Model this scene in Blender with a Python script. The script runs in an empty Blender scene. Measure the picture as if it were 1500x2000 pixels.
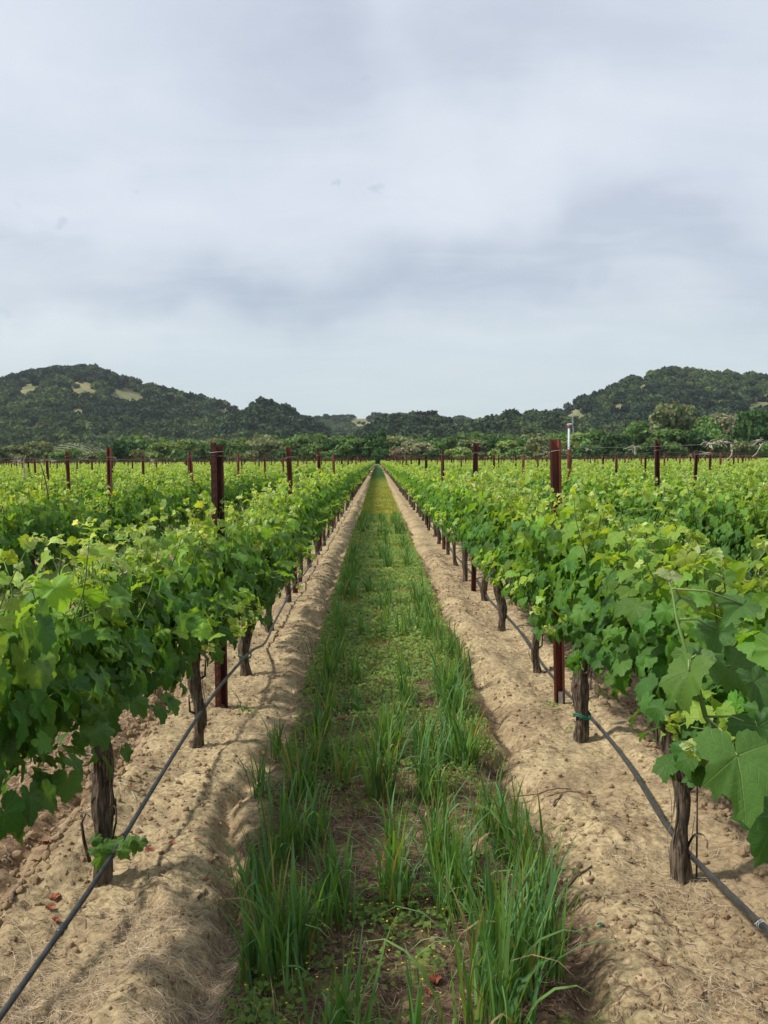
import bpy, math, random
import numpy as np
from math import radians as R, pi, sin, cos

scene = bpy.context.scene
SC = scene.collection
rng = np.random.default_rng(7)
random.seed(7)

# ------------------------------------------------------------------ camera
CAMH = 1.56
FPX = 1680.0                       # focal length in pixels of the 1500 x 2000 frame
PITCH = math.atan(101.5 / FPX)
YAW = math.atan(12 / FPX)
ROLL = R(0.40)
cam_d = bpy.data.cameras.new("camera")
cam_d.sensor_fit = 'VERTICAL'
cam_d.sensor_height = 32.0
cam_d.sensor_width = 24.0
cam_d.lens = 32.0 * FPX / 2000.0
cam_d.clip_start = 0.05
cam_d.clip_end = 12000
cam = bpy.data.objects.new("camera", cam_d)
SC.objects.link(cam)
cam.location = (0, 0, CAMH)
scene.camera = cam
fw = np.array([sin(YAW) * cos(PITCH), cos(YAW) * cos(PITCH), -sin(PITCH)])
rt = np.array([cos(YAW), -sin(YAW), 0.0])
up = np.cross(rt, fw)
rt2 = rt * cos(ROLL) + up * sin(ROLL)
up2 = -rt * sin(ROLL) + up * cos(ROLL)
# rolling the frame so that the horizon rises slightly to the right in the picture
rt2, up2 = rt * cos(-ROLL) + up * sin(-ROLL), -rt * sin(-ROLL) + up * cos(-ROLL)
from mathutils import Matrix, Vector
M = Matrix(((rt2[0], up2[0], -fw[0]), (rt2[1], up2[1], -fw[1]), (rt2[2], up2[2], -fw[2])))
cam.rotation_euler = M.to_euler()


def P(px, py, Y):
    """the place in the field seen at a photograph pixel, on the plane Y metres ahead"""
    d = fw + rt2 * ((px - 750) / FPX) + up2 * ((1000 - py) / FPX)
    t = Y / d[1]
    return np.array([d[0] * t, Y, CAMH + d[2] * t])


def G(px, py, z=0.0):
    """the place on the ground seen at a photograph pixel"""
    d = fw + rt2 * ((px - 750) / FPX) + up2 * ((1000 - py) / FPX)
    t = (z - CAMH) / d[2]
    return np.array([d[0] * t, d[1] * t, z])


def proj(p):
    v = np.atleast_2d(p) - np.array([0, 0, CAMH])
    dp = v @ fw
    return 750 + FPX * (v @ rt2) / dp, 1000 - FPX * (v @ up2) / dp, dp


# ------------------------------------------------------------------ light
SUN_EL, SUN_AZ = R(49), R(-97)        # azimuth measured from +Y towards +X: the sun stands to the left, a little behind
sun_dir = Vector((cos(SUN_EL) * sin(SUN_AZ), cos(SUN_EL) * cos(SUN_AZ), sin(SUN_EL)))
sd = bpy.data.lights.new("sun", 'SUN')
sd.energy = 4.4
sd.angle = R(4.0)
sd.color = (1.0, 0.95, 0.86)
sun = bpy.data.objects.new("sun", sd)
SC.objects.link(sun)
sun.rotation_euler = sun_dir.to_track_quat('Z', 'Y').to_euler()

scene.view_settings.view_transform = 'Standard'
scene.view_settings.look = 'None'
scene.view_settings.exposure = 0.16
scene.view_settings.gamma = 1.0
scene.view_settings.use_curve_mapping = False
scene.cycles.max_bounces = 6
scene.cycles.diffuse_bounces = 3
scene.cycles.transmission_bounces = 4
scene.cycles.transparent_max_bounces = 6
scene.cycles.volume_bounces = 0
scene.cycles.use_denoising = True


class NT:
    """small helper to write node trees"""
    def __init__(self, tree):
        self.t = tree

    def n(self, kind, **kw):
        nd = self.t.nodes.new(kind)
        for k, v in kw.items():
            setattr(nd, k, v)
        return nd

    def link(self, a, b):
        self.t.links.new(a, b)

    def put(self, sock, v):
        if isinstance(v, bpy.types.NodeSocket):
            self.link(v, sock)
        else:
            sock.default_value = v

    def math(self, op, a, b=0.0, c=0.0, clamp=False):
        nd = self.n('ShaderNodeMath', operation=op, use_clamp=clamp)
        self.put(nd.inputs[0], a)
        self.put(nd.inputs[1], b)
        self.put(nd.inputs[2], c)
        return nd.outputs[0]

    def vmath(self, op, a, b=(0, 0, 0)):
        nd = self.n('ShaderNodeVectorMath', operation=op)
        self.put(nd.inputs[0], a)
        self.put(nd.inputs[1], b)
        return nd.outputs['Value'] if op in ('DOT_PRODUCT', 'LENGTH', 'DISTANCE') else nd.outputs[0]

    def mix(self, f, a, b, mode='MIX'):
        nd = self.n('ShaderNodeMix', data_type='RGBA', blend_type=mode)
        self.put(nd.inputs[0], f)
        self.put(nd.inputs[6], a if isinstance(a, bpy.types.NodeSocket) else (*a, 1))
        self.put(nd.inputs[7], b if isinstance(b, bpy.types.NodeSocket) else (*b, 1))
        return nd.outputs[2]

    def noise(self, vec, scale, detail=3, rough=0.55, dist=0.0):
        nd = self.n('ShaderNodeTexNoise')
        if vec is not None:
            self.link(vec, nd.inputs['Vector'])
        nd.inputs['Scale'].default_value = scale
        nd.inputs['Detail'].default_value = detail
        nd.inputs['Roughness'].default_value = rough
        nd.inputs['Distortion'].default_value = dist
        return nd.outputs['Fac']

    def ramp(self, v, lo, hi):
        nd = self.n('ShaderNodeMapRange')
        nd.interpolation_type = 'SMOOTHSTEP'
        self.put(nd.inputs[0], v)
        nd.inputs[1].default_value = lo
        nd.inputs[2].default_value = hi
        return nd.outputs[0]

    def mapping(self, vec, scale=(1, 1, 1), rot=(0, 0, 0)):
        nd = self.n('ShaderNodeMapping')
        self.link(vec, nd.inputs[0])
        nd.inputs['Scale'].default_value = scale
        nd.inputs['Rotation'].default_value = rot
        return nd.outputs[0]

    def bump(self, h, strength, dist, normal=None):
        nd = self.n('ShaderNodeBump')
        self.link(h, nd.inputs['Height'])
        nd.inputs['Strength'].default_value = strength
        nd.inputs['Distance'].default_value = dist
        if normal is not None:
            self.link(normal, nd.inputs['Normal'])
        return nd.outputs[0]


# ------------------------------------------------------------------ sky: thin bright overcast over a daylight sky
world = bpy.data.worlds.new("World")
scene.world = world
world.use_nodes = True
w = NT(world.node_tree)
world.node_tree.nodes.clear()
out = w.n('ShaderNodeOutputWorld')
bg = w.n('ShaderNodeBackground')
bg.inputs['Strength'].default_value = 0.1
sky = w.n('ShaderNodeTexSky', sky_type='NISHITA', sun_disc=False)
sky.sun_elevation = SUN_EL
sky.sun_rotation = SUN_AZ % (2 * pi)
sky.air_density = 1.0
sky.dust_density = 1.5
tc = w.n('ShaderNodeTexCoord')
nrm = w.vmath('NORMALIZE', tc.outputs['Generated'])
sep = w.n('ShaderNodeSeparateXYZ')
w.link(nrm, sep.inputs[0])
zz = w.math('MAXIMUM', sep.outputs[2], 0.0)
den = w.math('ADD', zz, 0.16)
comb = w.n('ShaderNodeCombineXYZ')
w.link(w.math('DIVIDE', sep.outputs[0], den), comb.inputs[0])
w.link(w.math('DIVIDE', sep.outputs[1], den), comb.inputs[1])
n1 = w.noise(w.mapping(comb.outputs[0], (0.55, 0.75, 1), (0, 0, 0.5)), 1.0, 4, 0.5, 0.35)
n2 = w.noise(w.mapping(comb.outputs[0], (1.6, 2.6, 1), (0, 0, -0.3)), 1.0, 7, 0.55, 0.5)


def sky_dir(px, py):
    d = fw + rt2 * ((px - 750) / FPX) + up2 * ((1000 - py) / FPX)
    return d / np.linalg.norm(d)


# cloud masses: (direction, angular size across, angular size up, brightness change)
masses = [((1100, 300), .25, .075, .28), ((300, 430), .20, .055, .18), ((1180, 490), .32, .040, -.40),
          ((420, 590), .20, .026, -.40), ((820, 570), .16, .030, -.30), ((100, 640), .12, .03, .25), ((620, 610), .10, .02, .10),
          ((540, 80), .15, .09, -.30), ((1020, 120), .20, .08, -.36), ((60, 330), .12, .05, -.15), ((1420, 330), .12, .05, -.15), ((860, 120), .05, .12, .22),
          ((60, 180), .14, .12, .12), ((1480, 540), .08, .03, -.25), ((0, 480), .12, .02, -.25)]
acc = None
warp = w.vmath('MULTIPLY_ADD', nrm, (1, 1, 1))
wn = w.n('ShaderNodeTexNoise')
wn.inputs['Scale'].default_value = 5.0
wn.inputs['Detail'].default_value = 5
w.link(nrm, wn.inputs['Vector'])
wv = w.vmath('SCALE', w.vmath('SUBTRACT', wn.outputs['Color'], (0.5, 0.5, 0.5)))
wv.node.inputs['Scale'].default_value = 0.22
nw = w.vmath('ADD', nrm, wv)
for (c, sa, su, amp) in masses:
    d = sky_dir(*c)
    side = np.cross(d, (0, 0, 1)); side /= np.linalg.norm(side)
    upv = np.cross(side, d)
    dv = w.vmath('SUBTRACT', nw, tuple(d))
    a = w.math('MULTIPLY', w.vmath('DOT_PRODUCT', dv, tuple(side)), 1 / sa)
    b = w.math('MULTIPLY', w.vmath('DOT_PRODUCT', dv, tuple(upv)), 1 / su)
    q = w.math('ADD', w.math('MULTIPLY', a, a), w.math('MULTIPLY', b, b))
    g = w.math('MULTIPLY', w.math('EXPONENT', w.math('MULTIPLY', q, -1.0)), amp)
    acc = g if acc is None else w.math('ADD', acc, g)
t = w.math('ADD', w.math('MULTIPLY', w.math('SUBTRACT', n1, 0.5), 0.55), w.math('MULTIPLY', w.math('SUBTRACT', n2, 0.5), 0.26))
t = w.math('ADD', w.math('ADD', t, acc), 0.62, clamp=True)
shade = w.mix(t, (4.2, 4.8, 6.0), (7.6, 8.1, 8.8))
hz = w.ramp(sep.outputs[2], 0.30, 0.0)
low = w.mix(t, (4.3, 5.2, 5.9), (6.7, 7.6, 7.45))
cloud = w.mix(hz, shade, low)
# small darker scud wisps
n3 = w.noise(w.mapping(comb.outputs[0], (2.0, 3.6, 1), (0, 0, 0.35)), 1.0, 9, 0.60, 1.1)
streak = w.math('MULTIPLY', w.math('MULTIPLY', w.ramp(n3, 0.34, 0.70), 0.20), w.ramp(sep.outputs[2], 0.02, 0.22))
cloud = w.mix(streak, cloud, (8.1, 8.6, 9.0))
sc1 = w.noise(w.mapping(nrm, (16, 16, 38)), 1.0, 3, 0.6)
wv2 = w.n('ShaderNodeTexNoise'); wv2.inputs['Scale'].default_value = 60.0; wv2.inputs['Detail'].default_value = 4
w.link(nrm, wv2.inputs['Vector'])
w3 = w.vmath('SCALE', w.vmath('SUBTRACT', wv2.outputs['Color'], (0.5, 0.5, 0.5))); w3.node.inputs['Scale'].default_value = 0.030
nw2 = w.vmath('ADD', nrm, w3)
sacc = None
for (px_, py_, rad_, amp_) in [(656, 360, .0050, 1), (732, 366, .0065, 1), (708, 371, .0032, .7), (115, 436, .0075, .9), (716, 152, .0040, .8), (264, 374, .0042, .7), (672, 288, .0022, .6), (37, 397, .0050, .6), (1170, 540, .0150, .6), (1110, 560, .0100, .5), (12, 610, .0080, .6), (442, 367, .0022, .5)]:
    q_ = w.vmath('DISTANCE', nw2, tuple(sky_dir(px_, py_)))
    e_ = w.math('MULTIPLY', w.ramp(q_, rad_ * 1.25, rad_ * 0.3), amp_)
    sacc = e_ if sacc is None else w.math('MAXIMUM', sacc, e_)
scud = w.math('MULTIPLY', sacc, 0.42)
cloud = w.mix(scud, cloud, (4.2, 5.0, 6.2))
final = w.mix(0.93, sky.outputs[0], cloud)
w.link(final, bg.inputs['Color'])
w.link(bg.outputs[0], out.inputs['Surface'])


# ------------------------------------------------------------------ building helpers
def tag(o, label=None, cat=None, group=None, kind=None):
    if label: o['label'] = label
    if cat: o['category'] = cat
    if group: o['group'] = group
    if kind: o['kind'] = kind
    return o


def empty(name, loc=(0, 0, 0), rz=0.0):
    o = bpy.data.objects.new(name, None)
    o.location = loc
    o.rotation_euler = (0, 0, rz)
    SC.objects.link(o)
    return o


def mk_mesh(name, V, F, mat=None, col=None, uv=None, smooth=True):
    """V: n x 3, F: an array or list of arrays of faces (each of one corner count), col: n x 3, uv: n x 2"""
    V = np.asarray(V, dtype=np.float32)
    if isinstance(F, np.ndarray):
        F = [F]
    F = [np.asarray(f, dtype=np.int32) for f in F if len(f)]
    loops = np.concatenate([f.ravel() for f in F])
    tot = np.concatenate([np.full(len(f), f.shape[1], dtype=np.int32) for f in F])
    start = np.concatenate([[0], np.cumsum(tot)[:-1]]).astype(np.int32)
    me = bpy.data.meshes.new(name)
    me.vertices.add(len(V))
    me.vertices.foreach_set('co', V.ravel())
    me.loops.add(len(loops))
    me.loops.foreach_set('vertex_index', loops)
    me.polygons.add(len(tot))
    me.polygons.foreach_set('loop_start', start)
    me.polygons.foreach_set('loop_total', tot)
    me.polygons.foreach_set('use_smooth', np.full(len(tot), smooth))
    me.update(calc_edges=True)
    if col is not None:
        a = me.color_attributes.new('tint', 'FLOAT_COLOR', 'POINT')
        c4 = np.ones((len(V), 4), dtype=np.float32)
        c4[:, :3] = col
        a.data.foreach_set('color', c4.ravel())
    if uv is not None:
        u = me.uv_layers.new(name='uv')
        u.data.foreach_set('uv', np.asarray(uv, dtype=np.float32)[loops].ravel())
    if mat is not None:
        me.materials.append(mat)
    return me


def link(name, me, parent=None, loc=None):
    o = bpy.data.objects.new(name, me)
    SC.objects.link(o)
    if parent is not None:
        o.parent = parent
    if loc is not None:
        o.location = loc
    return o


class MB:
    """collects pieces into one mesh"""
    def __init__(self):
        self.V, self.F, self.C, self.U, self.k = [], [], [], [], 0

    def add(self, V, F, col=None, uv=None):
        V = np.asarray(V, dtype=np.float32)
        n = len(V)
        self.V.append(V)
        for f in (F if isinstance(F, list) else [F]):
            f = np.asarray(f)
            if len(f):
                self.F.append(f + self.k)
        self.C.append(np.broadcast_to(np.asarray(col if col is not None else (1, 1, 1), dtype=np.float32), (n, 3)))
        self.U.append(np.zeros((n, 2), dtype=np.float32) if uv is None else np.asarray(uv, dtype=np.float32))
        self.k += n

    def mesh(self, name, mat, smooth=True):
        by = {}
        for f in self.F:
            by.setdefault(f.shape[1], []).append(f)
        return mk_mesh(name, np.concatenate(self.V), [np.concatenate(v) for v in by.values()], mat,
                       np.concatenate(self.C), np.concatenate(self.U), smooth)


def box(c, s, rz=0.0):
    x, y, z = np.array(s) / 2
    V = np.array([(a * x, b * y, d * z) for a in (-1, 1) for b in (-1, 1) for d in (-1, 1)])
    ca, sa = cos(rz), sin(rz)
    V = np.stack([V[:, 0] * ca - V[:, 1] * sa, V[:, 0] * sa + V[:, 1] * ca, V[:, 2]], 1) + np.array(c)
    F = np.array([(0, 1, 3, 2), (4, 6, 7, 5), (0, 4, 5, 1), (2, 3, 7, 6), (0, 2, 6, 4), (1, 5, 7, 3)])
    return V, F


def frames(P_):
    P_ = np.asarray(P_, float)
    T = np.gradient(P_, axis=0)
    T /= np.linalg.norm(T, axis=1, keepdims=True) + 1e-9
    ref = np.array([0.31, 0.2, 0.93]) if abs(T[0][2]) < 0.8 else np.array([0.9, 0.4, 0.1])
    N = np.zeros_like(T)
    n = ref - T[0] * (ref @ T[0])
    n /= np.linalg.norm(n)
    for i in range(len(T)):
        n = n - T[i] * (n @ T[i])
        n /= np.linalg.norm(n) + 1e-9
        N[i] = n
    return T, N, np.cross(T, N)


def tube(path, rad, sides=6, cap=True, prof=None):
    path = np.asarray(path, float)
    rad = np.broadcast_to(np.asarray(rad, float), (len(path),))
    T, N, B = frames(path)
    a = np.arange(sides) * 2 * pi / sides
    r = rad[:, None] * (np.ones((len(path), sides)) if prof is None else prof)
    V = path[:, None] + r[..., None] * (np.cos(a)[None, :, None] * N[:, None] + np.sin(a)[None, :, None] * B[:, None])
    n = len(path)
    i, j = np.meshgrid(np.arange(n - 1), np.arange(sides), indexing='ij')
    j2 = (j + 1) % sides
    F = np.stack([i * sides + j, i * sides + j2, (i + 1) * sides + j2, (i + 1) * sides + j], -1).reshape(-1, 4)
    V = V.reshape(-1, 3)
    if cap:
        V = np.concatenate([V, path[[0, -1]]])
        jj = np.arange(sides)
        c0, c1 = n * sides, n * sides + 1
        T0 = np.stack([np.full(sides, c0), (jj + 1) % sides, jj], 1)
        T1 = np.stack([np.full(sides, c1), (n - 1) * sides + jj, (n - 1) * sides + (jj + 1) % sides], 1)
        return V, [F, np.concatenate([T0, T1])]
    return V, [F]


def vnoise(x, y, seed=0):
    """smooth value noise in about -1..1"""
    x = np.asarray(x, float); y = np.asarray(y, float)
    xi, yi = np.floor(x).astype(np.int64), np.floor(y).astype(np.int64)
    xf, yf = x - xi, y - yi
    u, v = xf * xf * (3 - 2 * xf), yf * yf * (3 - 2 * yf)

    def h(a, b):
        n = (a * 374761393 + b * 668265263 + seed * 974711) & 0x7fffffff
        n = ((n ^ (n >> 13)) * 1274126177) & 0x7fffffff
        return ((n ^ (n >> 16)) & 0xffff) / 32767.5 - 1
    return (h(xi, yi) * (1 - u) + h(xi + 1, yi) * u) * (1 - v) + (h(xi, yi + 1) * (1 - u) + h(xi + 1, yi + 1) * u) * v


def fbm(x, y, seed=0, octs=4, gain=0.5):
    s, a, f = 0, 1, 1
    for k in range(octs):
        s = s + a * vnoise(x * f, y * f, seed + k * 17)
        a *= gain
        f *= 2.03
    return s


def scatter(name, pts, rot, scl, meshes, idx=None):
    """one object whose points carry copies of the given meshes"""
    col = bpy.data.collections.new(name + "_kinds")
    for k, me in enumerate(meshes):
        col.objects.link(bpy.data.objects.new("%s_kind_%02d" % (name, k), me))
    me = bpy.data.meshes.new(name)
    me.vertices.add(len(pts))
    me.vertices.foreach_set('co', np.asarray(pts, dtype=np.float32).ravel())
    a = me.attributes.new('rot', 'FLOAT_VECTOR', 'POINT')
    r3 = np.zeros((len(pts), 3), dtype=np.float32)
    rot = np.asarray(rot)
    if rot.ndim == 1: r3[:, 2] = rot
    else: r3[:] = rot
    a.data.foreach_set('vector', r3.ravel())
    a = me.attributes.new('scl', 'FLOAT_VECTOR', 'POINT')
    scl = np.asarray(scl, dtype=np.float32)
    s3 = np.ascontiguousarray(np.broadcast_to(scl[:, None] if scl.ndim == 1 else scl, (len(pts), 3)), dtype=np.float32)
    a.data.foreach_set('vector', s3.ravel())
    a = me.attributes.new('pick', 'INT', 'POINT')
    if idx is None: idx = rng.integers(0, len(meshes), len(pts))
    a.data.foreach_set('value', np.asarray(idx, dtype=np.int32))
    o = link(name, me)
    ng = bpy.data.node_groups.new(name, 'GeometryNodeTree')
    ng.interface.new_socket('Geometry', in_out='INPUT', socket_type='NodeSocketGeometry')
    ng.interface.new_socket('Geometry', in_out='OUTPUT', socket_type='NodeSocketGeometry')
    N = ng.nodes
    gi, go = N.new('NodeGroupInput'), N.new('NodeGroupOutput')
    iop = N.new('GeometryNodeInstanceOnPoints')
    ci = N.new('GeometryNodeCollectionInfo')
    ci.inputs['Collection'].default_value = col
    ci.inputs['Separate Children'].default_value = True
    ci.inputs['Reset Children'].default_value = True

    def at(nm, ty):
        q = N.new('GeometryNodeInputNamedAttribute')
        q.data_type = ty
        q.inputs['Name'].default_value = nm
        return q.outputs[0]
    L = ng.links
    L.new(gi.outputs[0], iop.inputs['Points'])
    L.new(ci.outputs[0], iop.inputs['Instance'])
    iop.inputs['Pick Instance'].default_value = True
    L.new(at('pick', 'INT'), iop.inputs['Instance Index'])
    L.new(at('rot', 'FLOAT_VECTOR'), iop.inputs['Rotation'])
    L.new(at('scl', 'FLOAT_VECTOR'), iop.inputs['Scale'])
    L.new(iop.outputs[0], go.inputs[0])
    m = o.modifiers.new('scatter', 'NODES')
    m.node_group = ng
    return o


# ------------------------------------------------------------------ materials
def new_mat(name):
    m = bpy.data.materials.new(name)
    m.use_nodes = True
    m.node_tree.nodes.clear()
    nt = NT(m.node_tree)
    o = nt.n('ShaderNodeOutputMaterial')
    return m, nt, o


def simple_mat(name, col, rough=0.7, col2=None, scale=20, bump=0.0, bdist=0.002, stretch=(1, 1, 1), metal=0.0, spec=0.4, detail=5):
    m, nt, o = new_mat(name)
    b = nt.n('ShaderNodeBsdfPrincipled')
    tcn = nt.n('ShaderNodeTexCoord')
    v = nt.mapping(tcn.outputs['Object'], stretch)
    f = nt.noise(v, scale, detail, 0.6)
    nt.link(nt.mix(nt.ramp(f, 0.35, 0.65), col, col2 or tuple(c * 0.6 for c in col)), b.inputs['Base Color'])
    b.inputs['Roughness'].default_value = rough
    b.inputs['Metallic'].default_value = metal
    b.inputs['Specular IOR Level'].default_value = spec
    if bump:
        nt.link(nt.bump(f, bump, bdist), b.inputs['Normal'])
    nt.link(b.outputs[0], o.inputs['Surface'])
    return m


def leaf_mat(name, veins=True, trans=0.38, rough=0.48, spec=0.35, use_obj=False, back=1.25):
    m, nt, o = new_mat(name)
    at = nt.n('ShaderNodeVertexColor', layer_name='tint')
    c = at.outputs[0]
    oi = nt.n('ShaderNodeObjectInfo')
    if use_obj:
        c = nt.mix(1.0, c, oi.outputs['Color'], 'MULTIPLY')
    geo = nt.n('ShaderNodeNewGeometry')
    nrmal = None
    if veins:
        uv = nt.n('ShaderNodeUVMap', uv_map='uv')
        s = nt.n('ShaderNodeSeparateXYZ')
        nt.link(uv.outputs[0], s.inputs[0])
        r = nt.vmath('LENGTH', uv.outputs[0])
        th = nt.math('ABSOLUTE', nt.math('ARCTAN2', s.outputs[0], s.outputs[1]))
        d = th
        for a in (0.93, 1.95):
            d = nt.math('MINIMUM', d, nt.math('ABSOLUTE', nt.math('SUBTRACT', th, a)))
        dist = nt.math('MULTIPLY', r, nt.math('SINE', nt.math('MINIMUM', d, 1.5)))
        wid = nt.math('SUBTRACT', 0.026, nt.math('MULTIPLY', r, 0.018))
        main = nt.math('SUBTRACT', 1.0, nt.math('DIVIDE', dist, wid), clamp=True)
        q = nt.math('FRACT', nt.math('MULTIPLY', nt.math('SUBTRACT', r, nt.math('MULTIPLY', dist, 0.75)), 7.0))
        sec = nt.ramp(nt.math('ABSOLUTE', nt.math('SUBTRACT', q, 0.5)), 0.07, 0.0)
        vein = nt.math('MAXIMUM', main, nt.math('MULTIPLY', sec, 0.45))
        c = nt.mix(nt.math('MULTIPLY', vein, 0.30), c, (0.26, 0.36, 0.13))
        nz = nt.noise(uv.outputs[0], 9.0, 3, 0.6)
        c = nt.mix(nt.math('MULTIPLY', nt.ramp(nz, 0.35, 0.75), 0.28), c, nt.mix(1.0, c, (0.62, 0.72, 0.62), 'MULTIPLY'))
        h = nt.math('SUBTRACT', nt.math('MULTIPLY', nz, 0.7), nt.math('MULTIPLY', vein, 0.5))
        nrmal = nt.bump(h, 0.55, 0.004)
    # undersides of leaves are paler and matter
    cb = nt.mix(1.0, c, (back * 1.05, back, back * 1.35), 'MULTIPLY')
    c2 = nt.mix(geo.outputs['Backfacing'], c, cb)
    b = nt.n('ShaderNodeBsdfPrincipled')
    nt.link(c2, b.inputs['Base Color'])
    b.inputs['Roughness'].default_value = rough
    b.inputs['Specular IOR Level'].default_value = spec
    tr = nt.n('ShaderNodeBsdfTranslucent')
    nt.link(nt.mix(1.0, c, (2.1, 1.75, 0.7), 'MULTIPLY'), tr.inputs[0])
    if nrmal is not None:
        nt.link(nrmal, b.inputs['Normal'])
    mx = nt.n('ShaderNodeMixShader')
    mx.inputs[0].default_value = trans
    nt.link(b.outputs[0], mx.inputs[1])
    nt.link(tr.outputs[0], mx.inputs[2])
    nt.link(mx.outputs[0], o.inputs['Surface'])
    return m


LEAF = leaf_mat('grape_leaf', spec=0.22, trans=0.40)
LEAF_FAR = leaf_mat('grape_leaf_plain', veins=False, spec=0.20, trans=0.40)
BLADE = leaf_mat('grass_blade', veins=False, trans=0.35, rough=0.48, spec=0.25, back=1.0)
WEED = leaf_mat('weed_leaf', veins=False, trans=0.3, rough=0.6, spec=0.25)
STEM = leaf_mat('green_shoot', veins=False, trans=0.05, rough=0.5, back=1.0)
TREE = leaf_mat('tree_leaf', veins=False, trans=0.22, rough=0.7, spec=0.2, use_obj=True, back=1.0)
DRY = leaf_mat('dry_straw', veins=False, trans=0.1, rough=0.8, spec=0.15, back=1.0)
RUST = simple_mat('rusted_steel', (0.235, 0.066, 0.042), 0.75, (0.110, 0.034, 0.024), 7, 0.4, 0.002, (1, 1, 0.35), 0.15)
RUST2 = simple_mat('dark_rusted_steel', (0.130, 0.040, 0.028), 0.7, (0.055, 0.020, 0.016), 9, 0.4, 0.002, (1, 1, 0.3), 0.2)
GALV = simple_mat('galvanised_metal', (0.45, 0.46, 0.46), 0.45, (0.28, 0.28, 0.27), 30, 0.1, 0.001, metal=0.7)
WIRE = simple_mat('weathered_wire', (0.16, 0.14, 0.115), 0.6, (0.08, 0.06, 0.05), 40, metal=0.4)
CLIP = simple_mat('pale_wire_clip', (0.5, 0.46, 0.38), 0.5, (0.3, 0.26, 0.2), 60)
HOSE = simple_mat('black_hose', (0.022, 0.023, 0.027), 0.42, (0.05, 0.05, 0.05), 25, 0.15, 0.001, spec=0.5)
TIE = simple_mat('green_tie_tape', (0.012, 0.17, 0.10), 0.45, (0.008, 0.10, 0.06), 50)
PALE = simple_mat('dead_tendril', (0.50, 0.46, 0.38), 0.85, (0.24, 0.20, 0.15), 60, 0.3)
REDLEAF = simple_mat('dead_red_leaf', (0.36, 0.10, 0.05), 0.8, (0.20, 0.07, 0.04), 50, 0.5, 0.003)
TWIG = simple_mat('dry_twig', (0.17, 0.115, 0.075), 0.85, (0.08, 0.05, 0.032), 60, 0.5, 0.002)
WHITEP = simple_mat('white_paint', (0.50, 0.53, 0.54), 0.5, (0.38, 0.41, 0.42), 1.5)
REDP = simple_mat('red_paint', (0.45, 0.03, 0.03), 0.5, (0.3, 0.03, 0.03), 3)
TRUNKM = simple_mat('tree_bark', (0.12, 0.095, 0.07), 0.9, (0.06, 0.05, 0.04), 2, 0.5, 0.05)


def bark_mat():
    m, nt, o = new_mat('vine_bark')
    tcn = nt.n('ShaderNodeTexCoord')
    v = nt.mapping(tcn.outputs['Object'], (1, 1, 0.12))
    f = nt.noise(v, 95, 6, 0.65, 0.4)
    g = nt.noise(tcn.outputs['Object'], 14, 3)
    c = nt.mix(nt.ramp(f, 0.38, 0.66), (0.028, 0.019, 0.014), (0.185, 0.140, 0.100))
    c = nt.mix(nt.math('MULTIPLY', nt.ramp(g, 0.45, 0.7), 0.5), c, (0.11, 0.10, 0.085))
    b = nt.n('ShaderNodeBsdfPrincipled')
    nt.link(c, b.inputs['Base Color'])
    b.inputs['Roughness'].default_value = 0.9
    b.inputs['Specular IOR Level'].default_value = 0.2
    nt.link(nt.bump(f, 1.0, 0.006), b.inputs['Normal'])
    nt.link(b.outputs[0], o.inputs['Surface'])
    return m


BARK = bark_mat()

ROW0, SP, VSP, V0, PSP, P0 = -1.0, 2.13, 1.565, 3.05, 4.695, 5.34
XC = ROW0 + SP / 2


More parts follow.
